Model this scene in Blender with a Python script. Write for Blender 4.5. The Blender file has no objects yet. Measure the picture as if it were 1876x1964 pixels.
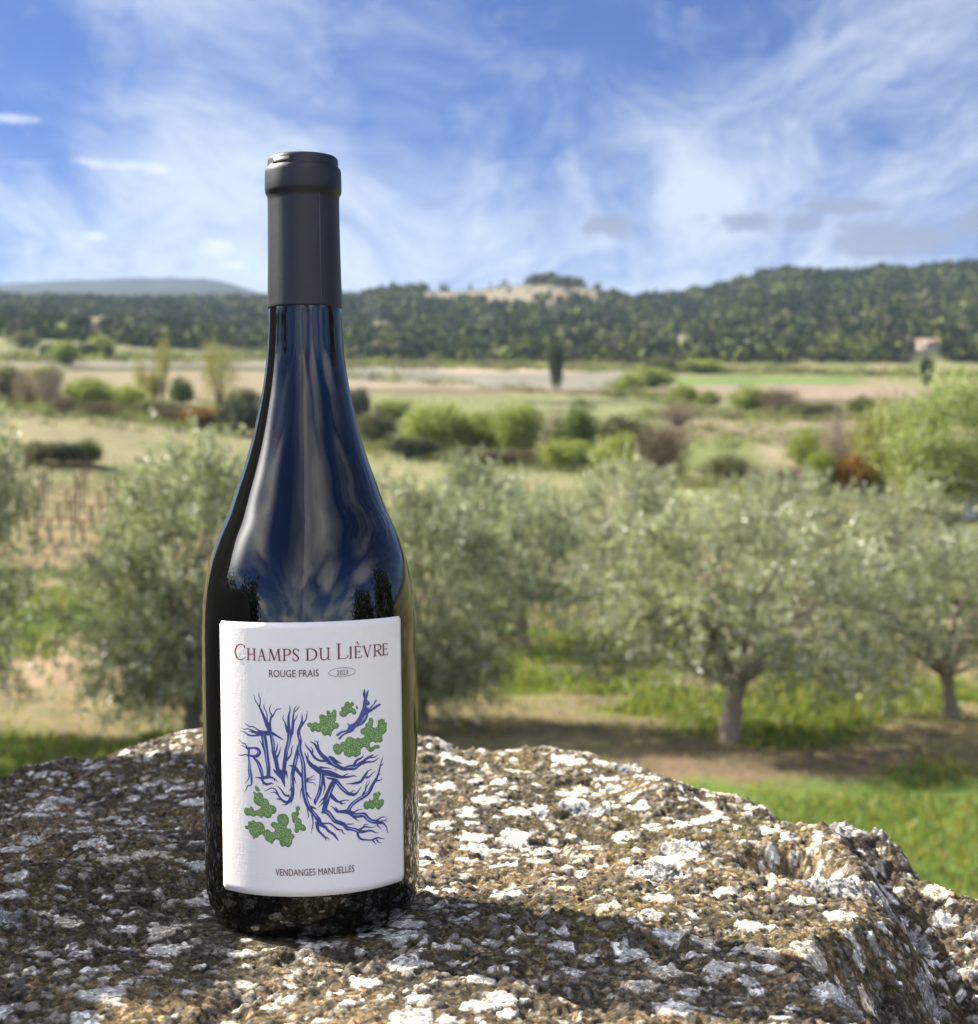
import bpy, math, random
import numpy as np
from mathutils import Vector, Matrix, geometry

R = math.radians
scene = bpy.context.scene
col = scene.collection
random.seed(7)
RNG = np.random.default_rng(11)

# ------------------------------------------------------------------ camera
F = 2900.0 / 1876.0                       # focal length in picture widths
CAM_Z = 0.1673
BX, BY = -0.0685, 0.591                 # where the bottle stands
HOR = 930.0                               # eye level, in rows of a 1876-wide picture
cam_d = bpy.data.cameras.new("camera")
cam = bpy.data.objects.new("camera", cam_d)
col.objects.link(cam)
cam.location = (0, 0, CAM_Z)
cam.rotation_euler = (R(90), 0, 0)
cam_d.sensor_fit = 'VERTICAL'
cam_d.sensor_height = 36.0
cam_d.lens = 36.0 * 2900.0 / 1964.0
cam_d.shift_y = (HOR - 982.0) / 1964.0
cam_d.clip_start = 0.02
cam_d.clip_end = 20000
cam_d.dof.use_dof = True
cam_d.dof.focus_distance = 0.575
cam_d.dof.aperture_fstop = cam_d.lens / 2.7
scene.camera = cam

# ------------------------------------------------------------------ light
SUN_AZ, SUN_EL = R(-64), R(40)
world = bpy.data.worlds.new("World")
scene.world = world
world.use_nodes = True
sun_d = bpy.data.lights.new("sun", 'SUN')
sun_d.energy = 4.0
sun_d.angle = R(0.6)
sun_d.color = (1.0, 0.93, 0.82)
sun = bpy.data.objects.new("sun", sun_d)
col.objects.link(sun)
S = Vector((math.sin(SUN_AZ) * math.cos(SUN_EL), math.cos(SUN_AZ) * math.cos(SUN_EL), math.sin(SUN_EL)))
sun.rotation_euler = S.to_track_quat('Z', 'Y').to_euler()
sun.location = (-4, 2, 8)

scene.view_settings.view_transform = 'Standard'
scene.view_settings.look = 'None'
scene.view_settings.gamma = 1.0
scene.view_settings.exposure = 1.65
scene.render.engine = 'CYCLES'
scene.cycles.use_denoising = True
scene.cycles.max_bounces = 6
scene.cycles.transparent_max_bounces = 6
scene.cycles.volume_bounces = 0
scene.cycles.sample_clamp_indirect = 6.0


class N:
    """small helper round a node tree"""
    def __init__(self, tree):
        self.t = tree
        tree.nodes.clear()

    def new(self, kind, **kw):
        n = self.t.nodes.new(kind)
        for k, v in kw.items():
            if k.startswith('i_'):
                key = k[2:]
                key = int(key) if key.isdigit() else key.replace('_', ' ')
                n.inputs[key].default_value = v
            else:
                setattr(n, k, v)
        return n

    def link(self, a, b):
        self.t.links.new(a, b)

    def val(self, x, sock):
        if hasattr(x, 'is_linked'):
            self.link(x, sock)
        else:
            sock.default_value = x

    def math(self, op, a, b=0.0, c=0.0, clamp=False):
        n = self.new('ShaderNodeMath', operation=op)
        n.use_clamp = clamp
        self.val(a, n.inputs[0]); self.val(b, n.inputs[1]); self.val(c, n.inputs[2])
        return n.outputs[0]

    def mix(self, f, a, b, mode='MIX'):
        n = self.new('ShaderNodeMix', data_type='RGBA', blend_type=mode)
        self.val(f, n.inputs['Factor'])
        for x, s in ((a, n.inputs[6]), (b, n.inputs[7])):
            if isinstance(x, tuple):
                x = (x + (1.0,))[:4]
            self.val(x, s)
        return n.outputs[2]

    def noise(self, vec, scale, detail=4, rough=0.55, dist=0.0):
        n = self.new('ShaderNodeTexNoise')
        n.inputs['Scale'].default_value = scale
        n.inputs['Detail'].default_value = detail
        n.inputs['Roughness'].default_value = rough
        n.inputs['Distortion'].default_value = dist
        if vec is not None:
            self.link(vec, n.inputs['Vector'])
        return n.outputs['Fac']

    def step(self, x, lo, hi):
        n = self.new('ShaderNodeMapRange', interpolation_type='SMOOTHSTEP')
        self.val(x, n.inputs[0])
        n.inputs[1].default_value = lo
        n.inputs[2].default_value = hi
        return n.outputs[0]


# sky: physical sky plus procedural cirrus and a few low cumulus puffs
def build_world():
    n = N(world.node_tree)
    out = n.new('ShaderNodeOutputWorld')
    bg = n.new('ShaderNodeBackground')
    bg.inputs['Strength'].default_value = 0.050
    sky = n.new('ShaderNodeTexSky', sky_type='NISHITA')
    sky.sun_disc = False
    sky.sun_elevation = SUN_EL
    sky.sun_rotation = SUN_AZ
    sky.altitude = 300
    sky.air_density = 1.0
    sky.dust_density = 0.3
    sky.ozone_density = 3.0
    tc = n.new('ShaderNodeTexCoord')
    d = tc.outputs['Generated']
    sep = n.new('ShaderNodeSeparateXYZ'); n.link(d, sep.inputs[0])
    x, y, z = sep.outputs
    zc = n.math('MAXIMUM', z, 0.0)
    den = n.math('ADD', zc, 0.16)
    u = n.math('DIVIDE', x, den)
    v = n.math('DIVIDE', y, den)
    cmb = n.new('ShaderNodeCombineXYZ'); n.link(u, cmb.inputs[0]); n.link(v, cmb.inputs[1])
    P = cmb.outputs[0]
    # streaks: rotate and stretch the cloud plane
    mp = n.new('ShaderNodeMapping')
    mp.inputs['Rotation'].default_value = (0, 0, R(28))
    mp.inputs['Scale'].default_value = (1.0, 0.42, 1.0)
    mp.inputs['Location'].default_value = (3.1, 1.7, 0.0)
    n.link(P, mp.inputs['Vector'])
    warp = n.new('ShaderNodeTexNoise'); warp.inputs['Scale'].default_value = 0.9; warp.inputs['Detail'].default_value = 3
    n.link(mp.outputs[0], warp.inputs['Vector'])
    add = n.new('ShaderNodeVectorMath', operation='MULTIPLY_ADD')
    n.link(warp.outputs['Color'], add.inputs[0]); add.inputs[1].default_value = (0.9, 0.9, 0); n.link(mp.outputs[0], add.inputs[2])
    a1 = n.noise(add.outputs[0], 2.5, 11, 0.66, 0.5)
    a2 = n.noise(add.outputs[0], 8.5, 9, 0.70, 0.6)
    c = n.math('ADD', n.math('MULTIPLY', a1, 0.70), n.math('MULTIPLY', a2, 0.30))

    def spot(az, el, saz, sel):
        """soft patch round a compass direction (degrees)"""
        azn = n.math('ARCTAN2', x, y)
        eln = n.math('ARCSINE', z)
        p = n.math('POWER', n.math('DIVIDE', n.math('SUBTRACT', azn, R(az)), R(saz)), 2.0)
        q = n.math('POWER', n.math('DIVIDE', n.math('SUBTRACT', eln, R(el)), R(sel)), 2.0)
        return n.math('EXPONENT', n.math('MULTIPLY', n.math('ADD', p, q), -1.0))

    bias = n.math('MULTIPLY', spot(-11.5, 10.0, 7.5, 8.0), 0.17)
    for az, el, sa, se, g in ((2, 7.5, 12, 4, 0.15), (8.2, 11.0, 1.8, 2.2, 0.15), (17.5, 15.5, 4, 5, 0.08), (10, 15, 6, 2.5, 0.03),
                              (1.5, 12.5, 3.5, 2.5, -0.05), (-17, 12.5, 2.5, 4, -0.10), (5, 17.5, 7, 2.5, -0.03), (-12, 20, 4, 4, .05),
                              (14, 10.5, 4.5, 2.5, 0.06), (-95, 50, 25, 22, 0.30), (176, 42, 42, 60, 0.08), (130, 40, 16, 40, -.06), (-135, 40, 16, 40, -.06), (-13.5, 5.5, 6, 2.5, .10), (12, 6.0, 12, 2.0, .09), (-16.5, 15.0, 2.0, 2.2, -.09)):
        bias = n.math('ADD', bias, n.math('MULTIPLY', spot(az, el, sa, se), g))
    c = n.math('ADD', c, bias)
    mask = n.step(c, 0.435, 0.77)
    hazef = n.math('MULTIPLY', n.math('EXPONENT', n.math('MULTIPLY', zc, -10.0)), 0.62)
    skyc = n.mix(1.0, sky.outputs[0], (0.145, 0.292, 0.63), 'MULTIPLY')
    c0 = n.mix(hazef, skyc, (2.6, 3.4, 4.7))
    opp = n.step(y, 0.25, -0.5)                      # added fill: sky behind the camera brightened for the shaded label, under softer cloud
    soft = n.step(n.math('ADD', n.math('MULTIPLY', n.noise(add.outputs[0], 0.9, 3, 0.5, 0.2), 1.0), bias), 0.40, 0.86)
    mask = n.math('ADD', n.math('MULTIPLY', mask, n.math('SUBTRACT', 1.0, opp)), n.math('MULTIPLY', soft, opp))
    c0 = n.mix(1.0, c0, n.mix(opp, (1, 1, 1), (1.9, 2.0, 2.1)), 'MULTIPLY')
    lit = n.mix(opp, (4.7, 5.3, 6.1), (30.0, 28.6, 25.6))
    c1 = n.mix(n.math('MULTIPLY', mask, 0.90), c0, lit)
    # low cumulus puffs over the hills
    qn = n.new('ShaderNodeVectorMath', operation='MULTIPLY'); n.link(d, qn.inputs[0]); qn.inputs[1].default_value = (1, 1, 2.1)
    puffn = n.noise(qn.outputs[0], 34.0, 8, 0.66, 0.5)
    shade = n.noise(qn.outputs[0], 60.0, 4, 0.6)

    def puff(lst, colour, k, src, lo=1.42):
        m = None
        for az, el, sa, se in lst:
            s = spot(az, el, sa, se)
            m = s if m is None else n.math('MAXIMUM', m, s)
        f = n.step(n.math('ADD', n.math('MULTIPLY', m, 0.85), n.math('MULTIPLY', puffn, 2.0)), lo, lo + 0.5)
        return n.mix(n.math('MULTIPLY', f, k), src, colour)
    grey = [(9.8, 9.75, 1.1, .38), (11.8, 9.65, .9, .38), (13.0, 10.2, 1.6, .33), (4.3, 9.7, 1.1, .36), (14.8, 8.9, 2.4, .62), (18.0, 9.4, 1.4, .5)]
    white = [(-10.2, 8.8, .95, .45), (-14.6, 9.0, .6, .25), (-9.6, 8.15, 1.0, .2), (-17.8, 13.0, 1.5, .25), (-17.4, 11.5, 2.0, .22), (-13.0, 11.6, 2.6, .3)]
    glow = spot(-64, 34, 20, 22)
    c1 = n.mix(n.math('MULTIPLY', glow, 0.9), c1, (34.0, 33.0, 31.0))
    streak_glow = spot(-88, 30, 8, 14)  # bright sky patch added to mirror as a pale streak in the glass
    c1 = n.mix(n.math('MULTIPLY', streak_glow, 0.9), c1, (90.0, 88.0, 84.0))
    c2 = puff(grey, (2.0, 2.4, 3.4), 0.9, c1, 1.12)
    c3 = puff(white, (6.4, 6.6, 6.9), 0.6, c2)
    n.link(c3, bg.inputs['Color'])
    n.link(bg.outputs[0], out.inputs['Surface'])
build_world()


# ------------------------------------------------------------------ helpers
def tag(o, label=None, cat=None, group=None, kind=None):
    if label: o['label'] = label
    if cat: o['category'] = cat
    if group: o['group'] = group
    if kind: o['kind'] = kind
    return o


def thing(name, label, cat, loc=(0, 0, 0), rot=(0, 0, 0), group=None, scale=(1, 1, 1)):
    o = bpy.data.objects.new(name, None)
    o.empty_display_size = 0.1
    col.objects.link(o)
    o.location = loc
    o.rotation_euler = rot
    o.scale = scale
    return tag(o, label, cat, group)


def make_mesh(name, verts, faces, mat=None, cols=None, smooth=False, nper=None):
    """verts (n,3); faces an (m,k) array or a list of lists; cols (n,3) linear"""
    me = bpy.data.meshes.new(name)
    verts = np.asarray(verts, dtype=np.float32)
    if isinstance(faces, np.ndarray):
        m, k = faces.shape
        me.vertices.add(len(verts)); me.vertices.foreach_set('co', verts.ravel())
        me.loops.add(m * k); me.loops.foreach_set('vertex_index', faces.astype(np.int32).ravel())
        me.polygons.add(m)
        me.polygons.foreach_set('loop_start', np.arange(0, m * k, k, dtype=np.int32))
        me.polygons.foreach_set('loop_total', np.full(m, k, dtype=np.int32))
        me.update(calc_edges=True)
    else:
        me.from_pydata([tuple(v) for v in verts.tolist()], [], faces)
    if cols is not None:
        a = me.attributes.new('Col', 'FLOAT_COLOR', 'POINT')
        c = np.ones((len(verts), 4), dtype=np.float32)
        c[:, :3] = cols
        a.data.foreach_set('color', c.ravel())
    if smooth:
        me.polygons.foreach_set('use_smooth', np.ones(len(me.polygons), dtype=bool))
    if mat: me.materials.append(mat)
    me.validate()
    me.update()
    return me


def link(name, me, parent=None):
    o = bpy.data.objects.new(name, me)
    col.objects.link(o)
    if parent is not None:
        o.parent = parent
    return o


def copy_tree(o, parent=None):
    c = o.copy()
    col.objects.link(c)
    if parent is not None:
        c.parent = parent
    for ch in [x for x in col.objects if x.parent == o]:
        copy_tree(ch, c)
    return c


# ---- noise on arrays
def _h(ix, iy, seed):
    a = (ix.astype(np.int64) * 374761393 + iy.astype(np.int64) * 668265263 + seed * 974634777) & 0xFFFFFFFF
    a = ((a ^ (a >> 13)) * 1274126177) & 0xFFFFFFFF
    a = ((a ^ (a >> 16)) * 2246822519) & 0xFFFFFFFF
    return ((a ^ (a >> 15)) & 0xFFFFFF).astype(np.float64) / 0xFFFFFF


def vnoise(x, y, seed=0):
    ix, iy = np.floor(x), np.floor(y)
    fx, fy = x - ix, y - iy
    fx = fx * fx * fx * (fx * (fx * 6 - 15) + 10); fy = fy * fy * fy * (fy * (fy * 6 - 15) + 10)
    a, b = _h(ix, iy, seed), _h(ix + 1, iy, seed)
    c, d = _h(ix, iy + 1, seed), _h(ix + 1, iy + 1, seed)
    return (a + (b - a) * fx) * (1 - fy) + (c + (d - c) * fx) * fy


def fbm(x, y, octv=4, seed=0, gain=0.5):
    s = np.zeros_like(x, dtype=np.float64); amp, tot = 1.0, 0.0
    for k in range(octv):
        s += amp * vnoise(x * 2 ** k + 17.3 * k, y * 2 ** k - 9.1 * k, seed + k)
        tot += amp; amp *= gain
    return s / tot


def worley(x, y, seed=0):
    ix, iy = np.floor(x), np.floor(y)
    f1 = np.full(x.shape, 9.0); f2 = np.full(x.shape, 9.0); cid = np.zeros(x.shape)
    for dx in (-1, 0, 1):
        for dy in (-1, 0, 1):
            cx, cy = ix + dx, iy + dy
            px = cx + 0.15 + 0.7 * _h(cx, cy, seed); py = cy + 0.15 + 0.7 * _h(cx, cy, seed + 1)
            dd = np.hypot(x - px, y - py)
            near = dd < f1
            f2 = np.where(near, f1, np.minimum(f2, dd))
            cid = np.where(near, _h(cx, cy, seed + 2), cid)
            f1 = np.where(near, dd, f1)
    return f1, f2, cid


def sst(x, a, b):
    t = np.clip((x - a) / (b - a), 0, 1)
    return t * t * (3 - 2 * t)


# ---- materials
def mat_new(name):
    m = bpy.data.materials.new(name)
    m.use_nodes = True
    return m, N(m.node_tree)


def mat_simple(name, color, rough=0.7, spec=0.5, bump=None, var=0.0, metallic=0.0):
    m, n = mat_new(name)
    out = n.new('ShaderNodeOutputMaterial')
    p = n.new('ShaderNodeBsdfPrincipled')
    p.inputs['Roughness'].default_value = rough
    p.inputs['Specular IOR Level'].default_value = spec
    p.inputs['Metallic'].default_value = metallic
    tc = n.new('ShaderNodeTexCoord')
    if var:
        f = n.noise(tc.outputs['Object'], var, 5, 0.6)
        dark = tuple(c * 0.6 for c in color); lite = tuple(min(1, c * 1.35) for c in color)
        n.link(n.mix(f, dark, lite), p.inputs['Base Color'])
    else:
        p.inputs['Base Color'].default_value = tuple(color) + (1,)
    if bump:
        b = n.new('ShaderNodeBump'); b.inputs['Strength'].default_value = bump[1]; b.inputs['Distance'].default_value = bump[2]
        n.link(n.noise(tc.outputs['Object'], bump[0], 5, 0.6), b.inputs['Height'])
        n.link(b.outputs[0], p.inputs['Normal'])
    n.link(p.outputs[0], out.inputs[0])
    return m


def mat_leaf(name, top, under=None, trans=0.3, rough=0.5, spec=0.4):
    """leaf: colour varied by the Col attribute, optional paler underside, light through the blade"""
    m, n = mat_new(name)
    out = n.new('ShaderNodeOutputMaterial')
    at = n.new('ShaderNodeAttribute', attribute_name='Col')
    oi = n.new('ShaderNodeObjectInfo')
    base = top + (1,)
    c = n.mix(1.0, top, at.outputs['Color'], 'MULTIPLY')
    if under:
        g = n.new('ShaderNodeNewGeometry')
        c = n.mix(g.outputs['Backfacing'], c, n.mix(1.0, under, at.outputs['Color'], 'MULTIPLY'))
    c = n.mix(1.0, c, n.mix(oi.outputs['Random'], (0.88, 0.9, 0.86), (1.12, 1.1, 1.1)), 'MULTIPLY')
    p = n.new('ShaderNodeBsdfPrincipled')
    p.inputs['Roughness'].default_value = rough
    p.inputs['Specular IOR Level'].default_value = spec
    n.link(c, p.inputs['Base Color'])
    t = n.new('ShaderNodeBsdfTranslucent')
    n.link(n.mix(1.0, c, (1.25, 1.35, 0.7), 'MULTIPLY'), t.inputs['Color'])
    mx = n.new('ShaderNodeMixShader'); mx.inputs[0].default_value = trans
    n.link(p.outputs[0], mx.inputs[1]); n.link(t.outputs[0], mx.inputs[2])
    n.link(mx.outputs[0], out.inputs[0])
    return m


def tube(pts, radii, k=8, jitter=0.0, rng=RNG):
    """one bent tapering tube -> verts, quad faces"""
    pts = np.asarray(pts, float); m = len(pts)
    V = []; Fc = []
    tang = np.gradient(pts, axis=0)
    for i in range(m):
        t = tang[i] / (np.linalg.norm(tang[i]) + 1e-9)
        a = np.array([0, 0, 1.0]) if abs(t[2]) < 0.8 else np.array([1.0, 0, 0])
        u = np.cross(t, a); u /= np.linalg.norm(u); w = np.cross(t, u)
        for j in range(k):
            ang = 2 * math.pi * j / k
            r = radii[i] * (1 + jitter * (rng.random() - 0.5))
            V.append(pts[i] + r * (math.cos(ang) * u + math.sin(ang) * w))
    for i in range(m - 1):
        for j in range(k):
            Fc.append((i * k + j, i * k + (j + 1) % k, (i + 1) * k + (j + 1) % k, (i + 1) * k + j))
    return np.array(V), np.array(Fc)


def join(parts):
    V, Fc, o = [], [], 0
    for v, f in parts:
        V.append(v); Fc.append(f + o); o += len(v)
    return np.concatenate(V), np.concatenate(Fc)
# ------------------------------------------------------------------ the land
# ground height is described by how far it rises above or falls below eye level with distance
PROF_D = np.array([5.5, 12, 18, 28, 36, 45, 60, 90, 120, 180, 264, 330, 400, 520, 700, 900, 1000, 1300, 7000.0])
PROF_E = np.array([-1580, -730, -470, -302, -215, -120, -22, 20, 80, 130, 182, 205, 230, 262, 300, 340, 330, 250, 235.0])
CREST_X = np.array([-700, -300, 0, 250, 500, 700, 760, 900, 1060, 1140, 1220, 1300, 1400, 1490, 1600, 1700, 1800, 1876, 2200, 2700.0])
CREST_Y = np.array([560, 566, 575, 580, 578, 570, 558, 556, 538, 552, 578, 571, 548, 524, 530, 520, 518, 508, 500, 520.0])


def e_of(px, d):
    """rise of the ground in picture rows above eye level, for a bearing px and a depth d"""
    px = np.asarray(px, float); d = np.asarray(d, float)
    e = np.interp(np.log(d), np.log(PROF_D), PROF_E)
    left = sst(-px, -700, 0)
    e = e + left * np.interp(np.log(d), np.log([24, 33, 41, 60, 75, 110, 160, 270, 420, 600, 850]), [0, 40, 60, 75, 70, 65, 55, 55, 50, 25, 0])
    right = sst(px, 1250, 1800)
    crest = 937 - np.interp(px, CREST_X, CREST_Y)
    k = np.interp(np.log(d), np.log([380, 560, 900, 1000, 1300]), [0, 0.45, 1, 1, 0])
    cbase = 352 - 0.0
    e = e + k * (crest - 340 - 8)
    # folds on the hillside
    e = e + np.interp(np.log(d), np.log([380, 520, 700, 820]), [0, 1, 1, 0]) * (fbm(px / 130.0, d / 120.0, 3, 5) - 0.5) * 26
    return e


def z_ground(x, y):
    x = np.asarray(x, float); y = np.asarray(y, float)
    yy = np.maximum(y, 5.5)
    px = np.clip(938 + 2900 * x / yy, -700, 2700)
    zf = CAM_Z + e_of(px, yy) * yy / 2900.0
    near = -1.30 - (1.30 + zf) * sst(y, 2.0, 5.5)
    z = np.where(y < 5.5, -1.30 + (zf + 1.30) * sst(y, 2.2, 5.4), zf)
    z = z + (fbm(x * 0.7, y * 0.7, 3, 9) - 0.5) * 0.12 * np.clip(y / 10, 0.2, 1)
    return z


def place(px, py):
    """ground point seen at a column and row of the picture (1876 wide), found by walking along the ground"""
    d = np.exp(np.linspace(math.log(6.5), math.log(950), 900))
    e = e_of(np.full_like(d, px), d)
    k = np.argmax(e >= 930 - py)
    if e[k] < 930 - py: k = len(d) - 1
    dd = float(d[k]); x = (px - 938) / 2900.0 * dd
    return x, dd, float(z_ground(x, dd))


def field_colour(px, py, x, y):
    """what grows or lies on the ground there: base colours only"""
    n1 = fbm(x * 0.9, y * 0.9, 4, 21); n2 = fbm(x * 0.25, y * 0.25, 3, 31); n3 = fbm(px / 60.0, py / 22.0, 3, 41)
    w = (fbm(px / 90.0, py / 40.0, 3, 51) - 0.5)
    C = lambda *c: np.array(c)[None, :]
    def mixc(a, b, f): return a * (1 - f[:, None]) + b * f[:, None]
    grass = mixc(C(.075, .098, .022), C(.150, .165, .050), n1)
    dry = mixc(C(.150, .125, .060), C(.255, .205, .115), n1)
    soil = mixc(C(.105, .080, .052), C(.17, .13, .085), n1)
    c = mixc(dry, grass, sst(n2 + 0.9 * (n1 - .5), .42, .66))
    c = mixc(c, soil, sst(n3, .58, .68) * .7)
    # the open fields beyond the grove, in bands
    far = sst(y, 38, 60)
    f = mixc(C(.145, .160, .062), C(.215, .195, .100), sst(n3 + .3 * w, .38, .66))
    def band(f, y0, y1, x0, x1, c, soft=3.0, amp=8.0):
        q = py + w * amp
        m = sst(q, y0 - soft, y0 + soft) * (1 - sst(q, y1 - soft, y1 + soft)) * sst(px, x0 - 30, x0 + 30) * (1 - sst(px, x1 - 30, x1 + 30))
        return mixc(f, C(*c) * (0.85 + 0.3 * n3[:, None]), m)
    f = band(f, 756, 845, 640, 1300, (.165, .180, .075))
    f = band(f, 744, 757, 640, 1200, (.150, .115, .065), 2)
    f = band(f, 768, 776, 1000, 1250, (.085, .090, .045), 2)
    f = band(f, 702, 745, 640, 1210, (.190, .180, .140), 2, 4)
    f = band(f, 703, 715, 850, 1190, (.36, .29, .205), 1.5, 3)
    f = band(f, 733, 744, 640, 900, (.26, .205, .135), 2, 4)
    f = band(f, 790, 850, -400, 330, (.215, .190, .100), 4)
    f = band(f, 712, 766, -400, 660, (.245, .200, .120), 3, 5)
    f = band(f, 703, 713, 110, 660, (.085, .085, .050), 2, 4)
    f = band(f, 676, 703, -400, 660, (.205, .185, .130), 2, 4)
    f = band(f, 723, 737, 1270, 1640, (.125, .185, .050), 2, 3)
    f = band(f, 738, 768, 1230, 1800, (.250, .195, .140), 2, 4)
    f = band(f, 764, 772, 1280, 1800, (.115, .100, .060), 2, 3)
    f = band(f, 772, 800, 1230, 1800, (.170, .170, .080), 3)
    f = band(f, 800, 880, 1290, 1640, (.230, .190, .125), 6, 16)
    f = band(f, 840, 905, 1290, 1450, (.140, .170, .055), 8, 16)
    f = band(f, 925, 945, 1250, 1660, (.200, .195, .080), 4)
    # vineyard and banks on the left of the grove
    f2 = band(c, 985, 1110, -500, 330, (.215, .165, .085), 10, 10)
    f2 = band(f2, 895, 985, -500, 330, (.235, .185, .095), 5, 8)
    f2 = band(f2, 1092, 1108, -500, 300, (.060, .095, .020), 4, 8)
    f2 = band(f2, 1165, 1215, -500, 300, (.060, .105, .020), 8, 14)
    f2 = band(f2, 1240, 1320, -500, 420, (.275, .205, .130), 12, 20)
    f2 = band(f2, 1500, 1720, 1180, 2600, (.095, .150, .028), 14, 30)
    f2 = band(f2, 1440, 1492, 900, 2600, (.150, .110, .070), 12, 24)
    c = mixc(f2, f, far)
    # forest floor, pale clearings and bare tops
    wood = sst(y, 395, 430) * (1 - sst(y, 2500, 3000))
    floor = mixc(C(.040, .048, .026), C(.075, .078, .045), n3)
    c = mixc(c, floor, wood)
    for x0, y0, rx, ry, cc in CLEAR:
        m = np.exp(-((px - x0) / rx) ** 2 - ((py - y0) / ry) ** 2)
        c = mixc(c, C(*cc), sst(m + .5 * w, .35, .55) * wood)
    c = mixc(c, C(.05, .06, .05), sst(y, 1100, 1500))
    return c


CLEAR = [(190, 622, 64, 16, (.26, .20, .135)), (1030, 567, 125, 23, (.20, .17, .12)), (735, 627, 42, 11, (.25, .20, .14)), (1325, 676, 62, 14, (.22, .20, .165)),
         (870, 572, 75, 13, (.20, .17, .12)), (1290, 652, 50, 10, (.17, .16, .11)), (828, 692, 20, 7, (.42, .37, .30)), (1600, 722, 150, 6, (.22, .20, .15)), (1180, 643, 60, 9, (.17, .15, .11))]

ang = np.concatenate([np.linspace(-180, -42, 46)[:-1], np.linspace(-42, -21, 30)[:-1], np.linspace(-21, 21, 420), np.linspace(21, 42, 30)[1:], np.linspace(42, 180, 46)[1:-1]])
rad = np.concatenate([[0.25, 0.6, 1.0, 1.5], np.exp(np.linspace(math.log(2.0), math.log(7.0), 22)), np.exp(np.linspace(math.log(7.2), math.log(60), 150)), np.exp(np.linspace(math.log(61), math.log(1050), 190)), np.exp(np.linspace(math.log(1080), math.log(2850), 14))])
A_, R_ = np.meshgrid(np.radians(ang), rad, indexing='ij')
X = (R_ * np.sin(A_)).ravel(); Y = (R_ * np.cos(A_)).ravel()
# inside the forward fan let the rings run at constant depth
fan = np.abs(np.degrees(A_.ravel())) < 45
X = np.where(fan, R_.ravel() * np.tan(A_.ravel()), X); Y = np.where(fan, R_.ravel(), Y)
Z = z_ground(X, Y)
back = Y < 2.0
Z = np.where(back, -1.30 + (fbm(X * .3, Y * .3, 3, 3) - .5) * 0.15, Z)
yy = np.maximum(Y, 5.5)
pxs = np.clip(938 + 2900 * X / yy, -700, 2700)
pys = np.clip(930 - (Z - CAM_Z) * 2900 / yy, 300, 2600)
colr = field_colour(pxs, pys, X, Y)
na, nr = A_.shape
I = np.arange(na)[:, None] * nr; J = np.arange(nr - 1)[None, :]
I2 = np.roll(I, -1, axis=0)
Fc = np.stack([I + J, I2 + J, I2 + J + 1, I + J + 1], -1).reshape(-1, 4)
# clockwise bearing -> flip so that faces look up
Fc = Fc[:, ::-1]
m, n = mat_new('open_ground')
out = n.new('ShaderNodeOutputMaterial'); p = n.new('ShaderNodeBsdfPrincipled')
at = n.new('ShaderNodeAttribute', attribute_name='Col'); tc = n.new('ShaderNodeTexCoord')
g1 = n.noise(tc.outputs['Object'], 9.0, 8, 0.7); g2 = n.noise(tc.outputs['Object'], 0.9, 6, 0.6)
v = n.mix(n.step(g1, .3, .7), (0.62, 0.64, 0.66), (1.35, 1.32, 1.28))
v2 = n.mix(n.step(g2, .3, .7), (0.78, 0.86, 0.80), (1.22, 1.14, 1.15))
n.link(n.mix(1.0, n.mix(1.0, at.outputs['Color'], v, 'MULTIPLY'), v2, 'MULTIPLY'), p.inputs['Base Color'])
p.inputs['Roughness'].default_value = 0.95; p.inputs['Specular IOR Level'].default_value = 0.15
b = n.new('ShaderNodeBump'); b.inputs['Strength'].default_value = 0.7; b.inputs['Distance'].default_value = 0.06
n.link(g1, b.inputs['Height']); n.link(b.outputs[0], p.inputs['Normal'])
n.link(p.outputs[0], out.inputs[0])
M_ground = m
ter = link('ground', make_mesh('ground', np.stack([X, Y, Z], 1), Fc, M_ground, colr, smooth=True))
tag(ter, 'rolling ground of grass, dry soil and pale fields rising to the hills', 'ground', kind='structure')

# far blue ridge on the left and a low one in the notch
rx = np.linspace(-900, 2600, 300)
ry = np.interp(rx, [-900, -300, 0, 60, 150, 260, 330, 390, 430, 470, 520, 600, 1150, 1230, 1290, 1330, 1400, 2600], [568, 549, 545, 541, 537, 533, 532.5, 534, 541, 553, 566, 590, 600, 566, 560, 563, 600, 600])
ry = ry + (fbm(rx / 25.0, rx * 0, 3, 77) - .5) * 3
V = []
for dd, k in ((1620, 0.55), (1900, 0.85), (2150, 1.0), (2450, 0.8), (2750, 0.3)):
    for x_, y_ in zip(rx, ry):
        e = 235 + (930 - y_ - 235) * k
        V.append(((x_ - 938) / 2900 * dd, dd, CAM_Z + e * dd / 2900))
L = len(rx)
Fc = np.array([(r * L + i, r * L + i + 1, (r + 1) * L + i + 1, (r + 1) * L + i) for r in range(4) for i in range(L - 1)])
M_hill = mat_simple('wooded_far_slope', (.030, .042, .046), 0.95, 0.1, var=0.02)
hl = link('hills', make_mesh('hills', V, Fc, M_hill, smooth=True))
tag(hl, 'distant blue wooded ridge low on the horizon', 'hills', kind='structure')


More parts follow.
